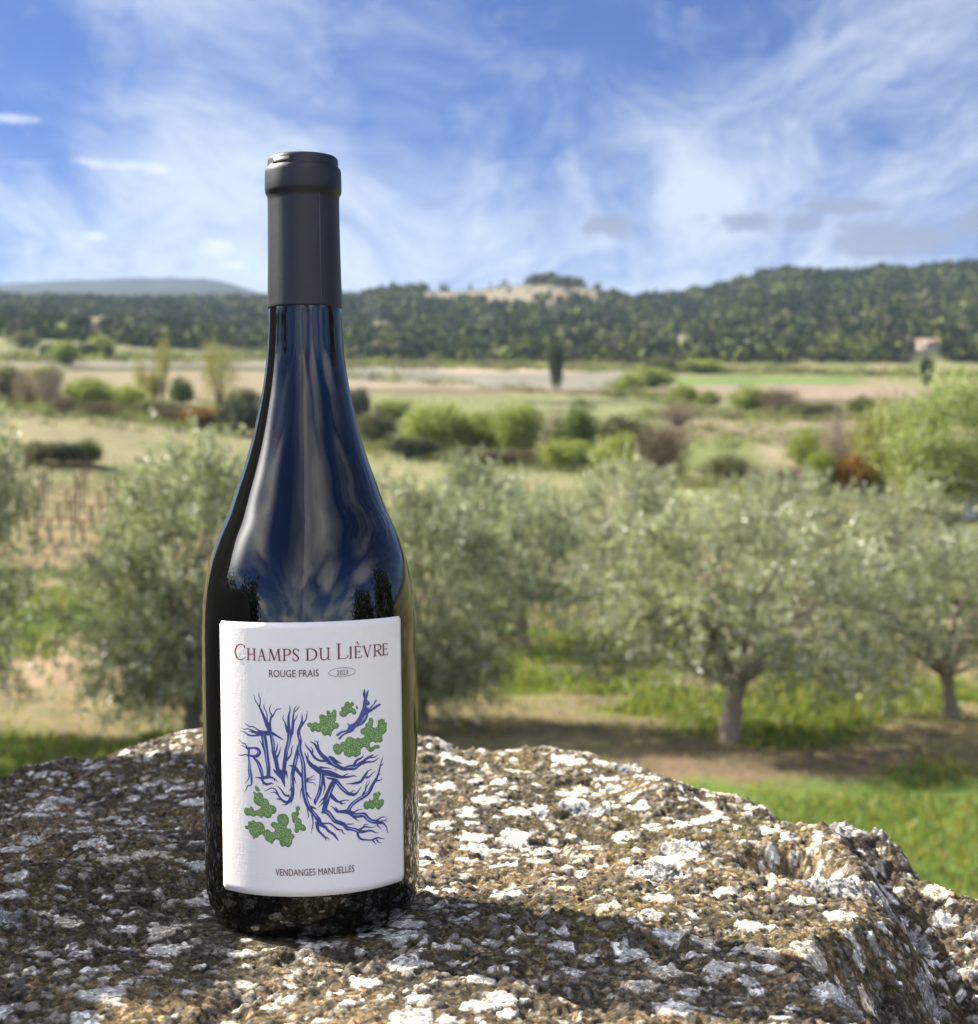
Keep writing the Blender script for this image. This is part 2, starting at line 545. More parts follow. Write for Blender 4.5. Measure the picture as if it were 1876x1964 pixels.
# ------------------------------------------------------------------ forest on the hillsides
def ico():
    t = (1 + 5 ** .5) / 2
    v = [(-1, t, 0), (1, t, 0), (-1, -t, 0), (1, -t, 0), (0, -1, t), (0, 1, t), (0, -1, -t), (0, 1, -t), (t, 0, -1), (t, 0, 1), (-t, 0, -1), (-t, 0, 1)]
    f = [(0, 11, 5), (0, 5, 1), (0, 1, 7), (0, 7, 10), (0, 10, 11), (1, 5, 9), (5, 11, 4), (11, 10, 2), (10, 7, 6), (7, 1, 8), (3, 9, 4), (3, 4, 2), (3, 2, 6), (3, 6, 8), (3, 8, 9), (4, 9, 5), (2, 4, 11), (6, 2, 10), (8, 6, 7), (9, 8, 1)]
    v = [np.array(q) / np.linalg.norm(q) for q in v]; cache = {}; nf = []
    def midp(a, b):
        k = (min(a, b), max(a, b))
        if k not in cache:
            q = v[a] + v[b]; v.append(q / np.linalg.norm(q)); cache[k] = len(v) - 1
        return cache[k]
    for a, b, c in f:
        ab, bc, ca = midp(a, b), midp(b, c), midp(c, a)
        nf += [(a, ab, ca), (b, bc, ab), (c, ca, bc), (ab, bc, ca)]
    return np.array(v), np.array(nf)


ICO_V, ICO_F = ico()
nt = 54000
fpx = RNG.uniform(-560, 2440, nt); fd = np.sqrt(RNG.uniform(402 ** 2, 985 ** 2, nt))
fd[:2600] = RNG.uniform(398, 470, 2600)
fe = e_of(fpx, fd); fpy = 930 - fe
keep = np.ones(nt, bool)
fw = fbm(fpx / 90.0, fpy / 40.0, 3, 51) - .5
for x0, y0, rx_, ry_, cc in CLEAR:
    mm_ = np.exp(-((fpx - x0) / rx_) ** 2 - ((fpy - y0 + 2) / ry_) ** 2)
    keep &= ~((mm_ + .5 * fw > .42) & (RNG.random(nt) > 0.02))
start = np.interp(fpx, [-600, 450, 650, 1000, 1250, 1500, 1876, 2500], [664, 668, 692, 700, 712, 718, 722, 722])
keep &= fpy < start + fw * 10
keep &= RNG.random(nt) < 0.25 + 0.75 * sst(fbm(fpx / 45.0, fpy / 16.0, 3, 91), .38, .52)
keep &= ~((np.abs(fpx - 1778) < 40) & (fpy > 652) & (fpy < 700))
fpx, fd, fpy = fpx[keep], fd[keep], fpy[keep]
nt = len(fpx); print('forest trees', nt)
fx = (fpx - 938) / 2900 * fd; fz = z_ground(fx, fd)
low = sst(fpy, 610, 700)
hgt = 1.7 + 3.6 * RNG.random(nt) ** 2.0; wid = hgt * RNG.uniform(.34, .80, nt)
pine = np.array([.042, .060, .022]); oak = np.array([.082, .100, .028]); grey = np.array([.125, .116, .070]); spring = np.array([.165, .190, .045])
kk = RNG.random(nt); kz = fbm(fpx / 60.0, fpy / 18.0, 3, 15)
cc = np.where((kz > .5)[:, None], pine, oak)
cc = np.where((kk < .18)[:, None], grey, cc); cc = np.where((kk > 1 - .02 - .10 * low)[:, None], spring, cc)
cc = cc * (.45 + 1.1 * fbm(fpx / 34.0, fpy / 11.0, 3, 19) )[:, None] * RNG.uniform(.8, 1.2, nt)[:, None]
# each crown is a loose clump of leafy facets: rounded for oaks, drawn up to a point for pines
nv = 24
d3 = RNG.normal(size=(nt, nv, 3)); d3 /= np.linalg.norm(d3, axis=2)[..., None]
C3 = d3 * (RNG.random((nt, nv)) ** .4)[..., None]
conif = (RNG.random(nt) < .35 + .3 * (kz > .5))
taper = np.where(conif[:, None], np.clip(.95 - .75 * C3[..., 2], .12, 1.4), 1.0)
C3[..., :2] *= taper[..., None]
tall = np.where(conif, 1.25, 1.0)
C3 = C3 * np.stack([wid, wid, hgt * .55 * tall], -1)[:, None, :]
C3[..., 2] += (hgt * .5)[:, None]
C3 += np.stack([fx, fd, fz], -1)[:, None, :]
u3 = RNG.normal(size=(nt, nv, 3)); u3 /= np.linalg.norm(u3, axis=2)[..., None]
w3 = np.cross(u3, RNG.normal(size=(nt, nv, 3))); w3 /= np.linalg.norm(w3, axis=2)[..., None]
sz3 = (wid[:, None] * RNG.uniform(.40, .85, (nt, nv)))[..., None]
P = np.stack([C3 - u3 * sz3 * .6 - w3 * sz3 * .5, C3 - u3 * sz3 * .6 + w3 * sz3 * .5, C3 + u3 * sz3 * .8], 2)
CV = np.repeat((cc[:, None, :] * RNG.uniform(.6, 1.45, (nt, nv))[..., None])[:, :, None, :], 3, 2)
FF = np.arange(nt * nv * 3).reshape(-1, 3)
M_forest, n = mat_new('forest_crowns')
out = n.new('ShaderNodeOutputMaterial'); p = n.new('ShaderNodeBsdfPrincipled'); at = n.new('ShaderNodeAttribute', attribute_name='Col')
tc = n.new('ShaderNodeTexCoord')
n.link(n.mix(1.0, at.outputs['Color'], n.mix(n.step(n.noise(tc.outputs['Object'], .8, 4, .7), .35, .65), (.6, .6, .6), (1.4, 1.4, 1.3)), 'MULTIPLY'), p.inputs['Base Color'])
p.inputs['Roughness'].default_value = 0.9; p.inputs['Specular IOR Level'].default_value = 0.15
n.link(p.outputs[0], out.inputs[0])
fo = link('forest', make_mesh('forest', P.reshape(-1, 3), FF, M_forest, CV.reshape(-1, 3)))
tag(fo, 'dark mixed pine and oak wood covering the hillsides', 'forest', kind='stuff')
# ------------------------------------------------------------------ the boulder
RIM = [(-.50, .20), (-.50, .55), (-.47, .72), (-.40, .80), (-.288, .885), (-.247, .945), (-.218, .985), (-.19, 1.005), (-.12, 1.03), (-.05, 1.03), (-.03, 1.012), (.005, .985), (.03, .975), (.06, .945),
       (.078, .925), (.092, .93), (.108, .895), (.117, .842), (.140, .836), (.150, .815), (.153, .782), (.185, .765), (.196, .742), (.203, .715), (.222, .69), (.230, .665), (.236, .640), (.238, .618), (.235, .585), (.245, .52), (.26, .40), (.25, .25), (.15, .16), (-.2, .13), (-.42, .14)]


def poly_dist(x, y, P):
    """signed distance to an outline, positive outside"""
    P = np.array(P); d2 = np.full(x.shape, 9.0); ins = np.zeros(x.shape, bool)
    for i in range(len(P)):
        a, b = P[i], P[(i + 1) % len(P)]
        ex, ey = b - a
        t = np.clip(((x - a[0]) * ex + (y - a[1]) * ey) / (ex * ex + ey * ey), 0, 1)
        d2 = np.minimum(d2, (x - a[0] - t * ex) ** 2 + (y - a[1] - t * ey) ** 2)
        cr = ((a[1] > y) != (b[1] > y)) & (x < (b[0] - a[0]) * (y - a[1]) / (b[1] - a[1] + 1e-12) + a[0])
        ins ^= cr
    d = np.sqrt(d2)
    return np.where(ins, -d, d)


def axis(segs):
    o = []
    for a, b, s in segs:
        o += list(np.arange(a, b - s * .3, s))
    return np.array(o + [segs[-1][1]])


gx = axis([(-.78, -.5, .012), (-.5, -.34, .004), (-.34, .28, .00075), (.28, .34, .004), (.34, .55, .012)])
gy = axis([(-.05, .30, .012), (.30, .43, .003), (.43, .70, .00072), (.70, .90, .001), (.90, 1.06, .0014), (1.06, 1.35, .010)])
GX, GY = np.meshgrid(gx, gy, indexing='ij')
sh = GX.shape
x, y = GX.ravel(), GY.ravel()
wob = (fbm(x * 22, y * 22, 4, 3) - .5) * 0.030 + (fbm(x * 110, y * 110, 3, 6) - .5) * .006
s = poly_dist(x, y, RIM) + wob * sst(np.hypot(x - BX, y - BY), .06, .16)
# top: nearly level, rolling a little, easing down towards its rim
top = (fbm(x * 5 + 3, y * 5, 3, 12) - .5) * .020 + (fbm(x * 17, y * 17, 3, 13) - .5) * .010
top += (.003 + .003 * sst(x, -.12, -.04) * sst(x, .09, .0)) * sst(y, .80, .98)
near_b = 1 - sst(np.hypot(x - BX, y - BY), .045, .13)
z = top * (1 - near_b)
z -= .005 * np.exp(-np.maximum(-s, 0) / .018) * (s < 0) + .005 * (s >= 0)
# the hollowed face on the right: a steep side below the level top, a gully, then an outer ledge
xe = np.interp(y, [.2, .44, .469, .50, .539, .564, .585, .603, .625, .65, .70, .76, .80], [.13, .112, .107, .100, .099, .118, .132, .146, .150, .152, .160, .162, .17])
xe = xe + (fbm(x * 30, y * 30, 3, 44) - .5) * .010 + (fbm(x * 9 + 4, y * 9, 2, 45) - .5) * .030
depth = np.interp(y, [.2, .45, .52, .58, .63, .67, .70, .73, .78], [.070, .063, .055, .046, .034, .024, .015, .007, 0])
t = (x - xe)
gul = sst(t, 0, np.maximum(depth, .012) * 1.15)
z -= depth * gul
ledge = np.interp(y, [.2, .45, .55, .62, .68, .74, .8], [.022, .030, .036, .028, .014, .006, 0])
z += ledge * sst(t, .055, .10)
# the smaller dark scoop further back
z -= .020 * sst(np.exp(-((x - .135) / .024) ** 2 - ((y - .675) / .030) ** 2), .25, .75)
z += .008 * np.exp(-((x - .10) / .02) ** 2 - ((y - .83) / .03) ** 2)
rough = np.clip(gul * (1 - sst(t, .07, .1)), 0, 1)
# outside the rim the sides fall away
side = np.maximum(s, 0)
z -= side * 1.3 + sst(side, .01, .06) * .10 + np.maximum(side - .05, 0) * 3.2
zs = z.copy()
x0_, y0_ = x, y
# measure along the surface, so that crusts and grains keep their size on steep faces
zz = zs.reshape(sh)
for ax0, w in ((0, 24), (1, 24)):
    pad = [(0, 0), (0, 0)]; pad[ax0] = (w + 1, w)
    cs = np.cumsum(np.pad(zz, pad, mode='edge'), ax0)
    zz = (np.take(cs, range(2 * w + 1, cs.shape[ax0]), ax0) - np.take(cs, range(0, cs.shape[ax0] - 2 * w - 1), ax0)) / (2 * w + 1)
ib = int(np.argmin(abs(gx - BX))); jb = int(np.argmin(abs(gy - BY)))
ax_ = np.concatenate([np.zeros((1, sh[1])), np.cumsum(np.hypot(np.diff(gx)[:, None], np.diff(zz, axis=0)), 0)]); ax_ += gx[ib] - ax_[ib:ib + 1]
ay_ = np.concatenate([np.zeros((sh[0], 1)), np.cumsum(np.hypot(np.diff(gy)[None, :], np.diff(zz, axis=1)), 1)], 1); ay_ += gy[jb] - ay_[:, jb:jb + 1]
x, y = ax_.ravel(), ay_.ravel()
cover = 1 - near_b * sst(.046 - np.hypot(x0_ - BX, y0_ - BY), -.004, .004)
# pebbles and crusts
def rot(a): return x * math.cos(a) - y * math.sin(a), x * math.sin(a) + y * math.cos(a)
dx = (fbm(x * 160, y * 160, 3, 61) - .5) * .0028; dy = (fbm(x * 160, y * 160, 3, 62) - .5) * .0028
dx2 = (fbm(x * 480, y * 480, 2, 63) - .5) * .0022; dy2 = (fbm(x * 480, y * 480, 2, 64) - .5) * .0022
xr, yr = rot(.5)
f1, f2, id1 = worley((xr + dx * .5) / .0066, (yr + dy * .5) / .0060, 101)
g1, g2, id2 = worley((x + dx * .4) / .0034, (y + dy * .4) / .0032, 111)
h1, h2, id3 = worley((xr + dx2 * .3) / .0020, (yr + dy2 * .3) / .0020, 121)
l1, l2, id4 = worley((x + dx * 1.5 + dx2) / .0185, (y + dy * 1.5 + dy2) / .0185, 131)
k1, k2, id5 = worley((xr + dx * 1.2 + dx2) / .0085, (yr + dy * 1.2 + dy2) / .0085, 141)
q1, q2, id6 = worley((x + dx * 2 + dx2) / .034, (y + dy * 2 + dy2) / .034, 151)
patchy = fbm(x * 14, y * 14, 3, 71); patch2 = fbm(x * 38, y * 38, 3, 72)
fine = fbm(x * 900, y * 900, 3, 81); fine2 = fbm(x * 420, y * 420, 3, 82)
ground_rel = (fine - .5) * .0009 + (fine2 - .5) * .0013 + (fbm(x * 120, y * 120, 2, 87) - .5) * .0026
peb1 = sst(.46 - f1 + (fine2 - .5) * .3, 0, .16) * (id1 > .70)
peb2 = sst(.44 - g1 + (fine2 - .5) * .3, 0, .16) * (id2 > .70)
peb3 = sst(.46 - h1, 0, .2) * (id3 > .45)
rel = ground_rel + peb3 * .0004 + peb2 * .0005 * (.4 + id2) + peb1 * .0009 * id1
wl = sst(.30 * (.45 + 1.05 * np.mod(id4 * 7.3, 1)) - l1 + (fine2 - .5) * .20 + (patch2 - .5) * .20, 0, .035) * (id4 > .57)
wk = sst(.30 * (.55 + .7 * np.mod(id5 * 5.1, 1)) - k1 + (fine2 - .5) * .24, 0, .05) * (id5 > .74)
gl = sst(.46 * (.5 + .6 * np.mod(id6 * 3.7, 1)) - q1 + (fine2 - .5) * .3 + (patch2 - .5) * .3, 0, .06) * (id6 > (.955 - .52 * rough))
crust = fbm(x * 620, y * 620, 3, 83)
rel = rel * (1 - .55 * np.maximum(wl, wk)) + np.maximum(wl, wk) * (.0006 + (crust - .5) * .0010) + gl * (.0010 + (crust - .5) * .0028)
rel += rough * ((fbm(x * 75, y * 75, 4, 66) - .5) * .010)
pits = sst(fbm(x * 60, y * 60, 3, 84), .60, .72); rel -= pits * .0022
z += rel * cover * (1 - .8 * sst(side, .02, .1)) + sst(side, .03, .1) * (fbm(x * 30, y * 30, 4, 85) - .5) * .05
bx0 = -1.42
z = np.maximum(z, bx0)
# colours
def mixc(a, b, f): return a * (1 - f[:, None]) + b * f[:, None]
def cvar(a, b, f): return np.array(a)[None] * (1 - f[:, None]) + np.array(b)[None] * f[:, None]
c = cvar((.034, .029, .020), (.118, .098, .062), np.clip((fine - .25) * 1.6, 0, 1))
c = mixc(c, cvar((.070, .056, .016), (.170, .135, .050), fine), sst(patchy + .8 * (fine2 - .5), .46, .58) * .9)
c = mixc(c, cvar((.17, .118, .060), (.32, .235, .125), fine), sst(fbm(x * 9, y * 9, 3, 73) + .7 * (fine2 - .5), .57, .66) * .85)
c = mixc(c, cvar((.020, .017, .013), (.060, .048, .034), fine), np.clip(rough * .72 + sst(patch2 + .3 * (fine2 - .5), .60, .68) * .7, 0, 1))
pc = cvar((.07, .058, .042), (.34, .30, .25), np.mod(id3 * 9.7, 1) ** 2); c = mixc(c, pc, peb3 * .55)
pc = cvar((.06, .052, .04), (.42, .38, .33), np.mod(id2 * 11.3, 1) ** 2.2); c = mixc(c, pc, peb2 * .85)
pc = cvar((.08, .07, .055), (.46, .42, .36), np.mod(id1 * 13.7, 1) ** 1.6); c = mixc(c, pc, peb1 * .9)
tanp = (np.mod(id1 * 29.1, 1) > .93) * peb1; c = mixc(c, cvar((.30, .20, .12), (.42, .30, .2), fine), tanp)
c = mixc(c, cvar((.19, .185, .18), (.40, .40, .405), np.clip((crust - .3) * 2.2, 0, 1)), gl * .9)
wcol = cvar((.50, .47, .40), (.78, .75, .68), np.clip((crust - .28) * 2.0 + .25, 0, 1))
wtint = np.mod(id4 * 17.7, 1)
wcol = mixc(wcol, wcol * np.array([1.0, .86, .66]), (wtint > .88) * .6)
c = mixc(c, wcol, np.maximum(wl, wk * .95) * np.clip(.72 + .5 * (crust), 0, 1))
org = sst(.34 - worley((x + dx) / .022, (y + dy) / .022, 161)[0], 0, .05) * (worley((x + dx) / .022, (y + dy) / .022, 161)[2] > .994)
c = mixc(c, cvar((.20, .085, .012), (.42, .20, .035), fine), org * .8)
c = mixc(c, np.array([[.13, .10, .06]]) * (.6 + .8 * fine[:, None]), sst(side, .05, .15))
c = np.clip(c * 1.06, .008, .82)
m, n = mat_new('lichen_stone')
out = n.new('ShaderNodeOutputMaterial'); p = n.new('ShaderNodeBsdfPrincipled'); at = n.new('ShaderNodeAttribute', attribute_name='Col')
tc = n.new('ShaderNodeTexCoord')
f = n.noise(tc.outputs['Object'], 1400, 4, .7)
vo = n.new('ShaderNodeTexVoronoi'); vo.inputs['Scale'].default_value = 620; n.link(tc.outputs['Object'], vo.inputs['Vector'])
sp = n.new('ShaderNodeSeparateColor'); n.link(vo.outputs['Color'], sp.inputs[0])
grain = n.mix(n.step(sp.outputs[0], .62, .95), (.80, .79, .77), (1.75, 1.72, 1.65))
grain = n.mix(n.step(sp.outputs[1], .80, .90), grain, (.38, .36, .34))
cc_ = n.mix(1.0, at.outputs['Color'], n.mix(n.step(f, .3, .7), (.58, .58, .56), (1.42, 1.40, 1.36)), 'MULTIPLY')
n.link(n.mix(1.0, cc_, grain, 'MULTIPLY'), p.inputs['Base Color'])
p.inputs['Roughness'].default_value = .92; p.inputs['Specular IOR Level'].default_value = .2
b = n.new('ShaderNodeBump'); b.inputs['Strength'].default_value = .6; b.inputs['Distance'].default_value = .0012
n.link(f, b.inputs['Height']); n.link(b.outputs[0], p.inputs['Normal'])
n.link(p.outputs[0], out.inputs[0])
M_rock = m
i = np.arange(sh[0] - 1)[:, None] * sh[1]; j = np.arange(sh[1] - 1)[None, :]
Fc = np.stack([i + j, i + sh[1] + j, i + sh[1] + j + 1, i + j + 1], -1).reshape(-1, 4)
# leave out the flat skirt lying under the ground
keepf = z[Fc].max(1) > bx0 + .001
Fc = Fc[keepf]
used = np.zeros(len(z), bool); used[Fc.ravel()] = True
remap = np.cumsum(used) - 1
V = np.stack([x0_, y0_, z], 1)[used]; Fc = remap[Fc]
print('rock verts', len(V))
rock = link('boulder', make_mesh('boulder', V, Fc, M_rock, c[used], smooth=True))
tag(rock, 'broad rough boulder crusted with white and grey lichen, carrying the wine bottle', 'boulder')

# an added unseen block left of the picture, placed to shade the near stone
M_block = mat_simple('shade_caster_stone', (.22, .19, .15), .95, .2, (14, .8, .02), 9)
nx, ny, nz = 26, 30, 48
def block():
    V, Fc = [], []
    def face(fn, a, b):
        o = len(V)
        for i in range(a + 1):
            for j in range(b + 1): V.append(fn(i / a, j / b))
        for i in range(a):
            for j in range(b):
                q = o + i * (b + 1) + j; Fc.append((q, q + b + 1, q + b + 2, q + 1))
    X0, X1, Y0, Y1, Z0, Z1 = -1.15, -.535, .70, 1.09, -1.36, .415
    face(lambda u, v: (X1, Y0 + (Y1 - Y0) * u, Z0 + (Z1 - Z0) * v), ny, nz)
    face(lambda u, v: (X0, Y1 - (Y1 - Y0) * u, Z0 + (Z1 - Z0) * v), ny, nz)
    face(lambda u, v: (X1 - (X1 - X0) * u, Y1, Z0 + (Z1 - Z0) * v), nx, nz)
    face(lambda u, v: (X0 + (X1 - X0) * u, Y0, Z0 + (Z1 - Z0) * v), nx, nz)
    face(lambda u, v: (X0 + (X1 - X0) * u, Y0 + (Y1 - Y0) * v, Z1), nx, ny)
    V = np.array(V)
    cx, cy = (X0 + X1) / 2, (Y0 + Y1) / 2
    q = fbm(V[:, 1] * 6 + V[:, 0] * 3, V[:, 2] * 6 + V[:, 0] * 2, 4, 33) - .5
    r = fbm(V[:, 0] * 7, V[:, 1] * 7, 4, 35) - .5
    V[:, 0] += q * .05 * np.sign(V[:, 0] - cx) * (np.abs(V[:, 0] - cx) > .1); V[:, 1] += q * .05 * np.sign(V[:, 1] - cy) * (np.abs(V[:, 1] - cy) > .2)
    V[:, 2] += r * .05 * (V[:, 2] > .2)
    return V, np.array(Fc)
V, Fc = block()
bl = link('shade_block', make_mesh('shade_block', V, Fc, M_block))
tag(bl, 'unseen tall squared block added left of the lichen boulder to cast shade', 'shade block')

# a second added shade caster, unseen, on the boulder's left side
def sub_ico(v, f):
    v = [tuple(q) for q in v]; cache = {}; nf = []
    def md(a, b):
        k = (min(a, b), max(a, b))
        if k not in cache:
            q = np.array(v[a]) + np.array(v[b]); v.append(tuple(q / np.linalg.norm(q))); cache[k] = len(v) - 1
        return cache[k]
    for a, b, c_ in f:
        ab, bc, ca = md(a, b), md(b, c_), md(c_, a); nf += [(a, ab, ca), (b, bc, ab), (c_, ca, bc), (ab, bc, ca)]
    return np.array(v), np.array(nf)
sv, sf = sub_ico(*sub_ico(ICO_V, ICO_F))
q = np.sign(sv) * np.abs(sv) ** .55
q = q / np.abs(q).max()
q = q * (1 + (fbm(sv[:, 0] * 2.2 + sv[:, 2], sv[:, 1] * 2.2 - sv[:, 2], 4, 55) - .5) * .28)[:, None]
sv = q * np.array([.085, .135, .090]) + np.array([0, 0, .074])
st = link('shade_stone', make_mesh('shade_stone', sv, sf, M_block, smooth=True))
st.location = (-.350, .555, 0); st.rotation_euler = (0, 0, .25)
tag(st, 'unseen loose stone added on the left end of the boulder to cast shade', 'stone')
# ------------------------------------------------------------------ the bottle
LEAN = R(-0.83)
BR = 0.0415
bottle = thing('wine_bottle', 'dark glass wine bottle with black capsule and cream illustrated label, standing on the boulder', 'wine bottle',
               (BX, BY, 0.0005), (0, LEAN, 0))
B_INV = (Matrix.Translation((BX, BY, 0.0005)) @ Matrix.Rotation(LEAN, 4, 'Y')).inverted()


def smooth_profile(pts, n=6):
    """Catmull-Rom through (r,z) points"""
    P = [pts[0]] + list(pts) + [pts[-1]]
    out = []
    for i in range(1, len(P) - 2):
        p0, p1, p2, p3 = (np.array(P[i + k], float) for k in (-1, 0, 1, 2))
        for s in range(n):
            t = s / n
            out.append(0.5 * (2 * p1 + (p2 - p0) * t + (2 * p0 - 5 * p1 + 4 * p2 - p3) * t * t + (3 * p1 - p0 - 3 * p2 + p3) * t ** 3))
    out.append(np.array(P[-2], float))
    return np.array(out)


def lathe(prof, k=160):
    m = len(prof)
    a = np.arange(k) * 2 * math.pi / k
    V = np.stack([prof[:, 0][:, None] * np.cos(a), prof[:, 0][:, None] * np.sin(a), np.repeat(prof[:, 1][:, None], k, 1)], -1).reshape(-1, 3)
    i = np.arange(m - 1)[:, None] * k; j = np.arange(k)[None, :]; j2 = (j + 1) % k
    Fc = np.stack([i + j, i + j2, i + k + j2, i + k + j], -1).reshape(-1, 4)
    return V, Fc


mm = lambda L: [(a / 1000, b / 1000) for a, b in L]
body = smooth_profile(mm([(0.1, 14), (14, 9), (26, 3), (31, 0.6), (34, 0), (36.4, 0.7), (38.6, 3), (40.3, 7), (41.2, 13), (41.5, 20), (41.5, 40), (41.5, 70), (41.5, 100),
    (41.45, 112), (41.1, 120), (40.1, 129), (38.1, 138.2), (34.8, 147.6), (30.6, 157), (27.1, 166.8), (23.7, 176.5), (20.9, 186), (18.6, 196), (16.6, 206), (15.25, 216), (14.5, 227), (14.05, 236), (13.3, 242), (13.2, 262), (13.2, 285)]), 6)
m, n = mat_new('dark_bottle_glass')
out = n.new('ShaderNodeOutputMaterial')
p = n.new('ShaderNodeBsdfPrincipled')
p.inputs['Base Color'].default_value = (0.003, 0.0035, 0.003, 1)
p.inputs['Roughness'].default_value = 0.025
p.inputs['IOR'].default_value = 1.52
p.inputs['Coat Weight'].default_value = 0.15
p.inputs['Coat Roughness'].default_value = 0.02
tc = n.new('ShaderNodeTexCoord')
mp = n.new('ShaderNodeMapping'); mp.inputs['Scale'].default_value = (1, 1, 0.25)
n.link(tc.outputs['Object'], mp.inputs[0])
b = n.new('ShaderNodeBump'); b.inputs['Strength'].default_value = 0.02; b.inputs['Distance'].default_value = 0.002
n.link(n.noise(mp.outputs[0], 120, 3, 0.5), b.inputs['Height'])
n.link(b.outputs[0], p.inputs['Normal'])
# fine dust on the shoulder
dust = n.step(n.noise(tc.outputs['Object'], 900, 3, 0.6), 0.60, 0.85)
n.link(n.math('ADD', n.math('MULTIPLY', dust, 0.10), 0.02), p.inputs['Roughness'])
n.link(p.outputs[0], out.inputs[0])
M_glass = m
V, Fc = lathe(body)
link('glass_body', make_mesh('glass_body', V, Fc, M_glass, smooth=True), bottle)

# capsule: sleeve, wide collar and a narrower rolled top
m, n = mat_new('matt_capsule')
out = n.new('ShaderNodeOutputMaterial'); p = n.new('ShaderNodeBsdfPrincipled')
tc = n.new('ShaderNodeTexCoord')
mp = n.new('ShaderNodeMapping'); mp.inputs['Scale'].default_value = (0.5, 0.5, 1.6); n.link(tc.outputs['Object'], mp.inputs[0])
w1 = n.noise(mp.outputs[0], 320, 5, 0.65)
w2 = n.noise(tc.outputs['Object'], 1500, 3, 0.6)
n.link(n.mix(w1, (0.0055, 0.006, 0.008), (0.013, 0.0145, 0.0185)), p.inputs['Base Color'])
p.inputs['Roughness'].default_value = 0.44
p.inputs['Specular IOR Level'].default_value = 0.55
b = n.new('ShaderNodeBump'); b.inputs['Strength'].default_value = 0.12; b.inputs['Distance'].default_value = 0.0006
n.link(n.math('ADD', w1, n.math('MULTIPLY', w2, 0.35)), b.inputs['Height']); n.link(b.outputs[0], p.inputs['Normal'])
n.link(p.outputs[0], out.inputs[0])
M_caps = m
sleeve = np.array(mm([(14.12, 235.6), (14.40, 235.6), (14.47, 236.0), (14.44, 236.8), (14.42, 240), (14.3, 246), (14.1, 256), (13.95, 268), (13.9, 277), (13.95, 279.2), (14.4, 279.9),
    (14.75, 280.6), (14.9, 281.4), (14.9, 284), (14.86, 288), (14.7, 289.6), (14.2, 290.2), (13.9, 290.5), (13.75, 291.0), (13.75, 292.6), (13.6, 293.7), (13.1, 294.3), (12.4, 294.5), (11.8, 294.1), (11.3, 293.6), (0.1, 293.4)]))
V, Fc = lathe(sleeve, 128)
caps = link('capsule', make_mesh('capsule', V, Fc, M_caps, smooth=True), bottle)
for f in caps.data.polygons:
    f.use_smooth = True


def arc_strip(r, th0, th1, z0, z1, k=12, t=0.00012):
    V, Fc = [], []
    for i in range(k + 1):
        a = th0 + (th1 - th0) * i / k
        for rr, zz in ((r, z0), (r, z1), (r + t, z1), (r + t, z0)):
            V.append((rr * math.sin(a), -rr * math.cos(a), zz))
    for i in range(k):
        for j in range(4):
            Fc.append((i * 4 + j, i * 4 + (j + 1) % 4, i * 4 + 4 + (j + 1) % 4, i * 4 + 4 + j))
    Fc += [(3, 2, 1, 0), (k * 4, k * 4 + 1, k * 4 + 2, k * 4 + 3)]
    return np.array(V), np.array(Fc)


M_seam = mat_simple('capsule_seam', (0.09, 0.09, 0.10), 0.5)
V, Fc = arc_strip(0.01385, R(32), R(33.2), 0.2375, 0.2790, 2, 0.00028)
# the seam follows the sleeve: taper it with the sleeve's radius
zz = V[:, 2]; rr = np.interp(zz, sleeve[4:9, 1], sleeve[4:9, 0]); s = (rr + np.where(np.hypot(V[:, 0], V[:, 1]) > 0.014, 0.00006, -0.0003)) / np.hypot(V[:, 0], V[:, 1])
V[:, 0] *= s; V[:, 1] *= s
link('seam', make_mesh('seam', V, Fc, M_seam), caps)
V, Fc = arc_strip(0.01372, R(-48), R(-12), 0.2896, 0.2928, 10, 0.0003)
link('tear_tab', make_mesh('tear_tab', V, Fc, M_caps), caps)


# label -------------------------------------------------------------
def to_label(sx, sy):
    """a measured point of the label (in the 2315-wide picture) -> arc angle and height on the bottle"""
    dx, dy = sx / 1.23401 - 938.0, sy / 1.23401 - HOR
    o = B_INV @ Vector((0, 0, CAM_Z))
    d = B_INV.to_3x3() @ Vector((dx / 2900.0, 1.0, -dy / 2900.0))
    a = d.x ** 2 + d.y ** 2; b = o.x * d.x + o.y * d.y; c = o.x ** 2 + o.y ** 2 - BR ** 2
    t = (-b - math.sqrt(max(0, b * b - a * c))) / a
    q = o + d * t
    return math.atan2(q.x, -q.y), q.z


def on_bottle(th, z, lift):
    r = BR + lift
    return (r * math.sin(th), -r * math.cos(th), z)


TL = to_label(521, 1468); TRt = to_label(948.5, 1462); BL = to_label(528.5, 2092.5); BRt = to_label(956, 2079)
TH0 = (TL[0] + BL[0]) / 2; TH1 = (TRt[0] + BRt[0]) / 2
ZT = to_label(735, 1472.5)[1]; ZB = to_label(745, 2121)[1]
print('label', TL, TRt, BL, BRt, ZT, ZB)

m, n = mat_new('laid_label_paper')
out = n.new('ShaderNodeOutputMaterial'); p = n.new('ShaderNodeBsdfPrincipled')
p.inputs['Base Color'].default_value = (0.90, 0.875, 0.815, 1)
p.inputs['Roughness'].default_value = 0.85
p.inputs['Specular IOR Level'].default_value = 0.25
tc = n.new('ShaderNodeTexCoord')
mp = n.new('ShaderNodeMapping'); mp.inputs['Scale'].default_value = (1.6, 1.6, 0.55); n.link(tc.outputs['Object'], mp.inputs[0])
mp2 = n.new('ShaderNodeMapping'); mp2.inputs['Scale'].default_value = (0.6, 0.6, 2.2); n.link(tc.outputs['Object'], mp2.inputs[0])
h = n.math('ADD', n.noise(mp.outputs[0], 620, 4, 0.6), n.math('MULTIPLY', n.noise(mp2.outputs[0], 700, 3, 0.6), 0.7))
b = n.new('ShaderNodeBump'); b.inputs['Strength'].default_value = 0.25; b.inputs['Distance'].default_value = 0.0004
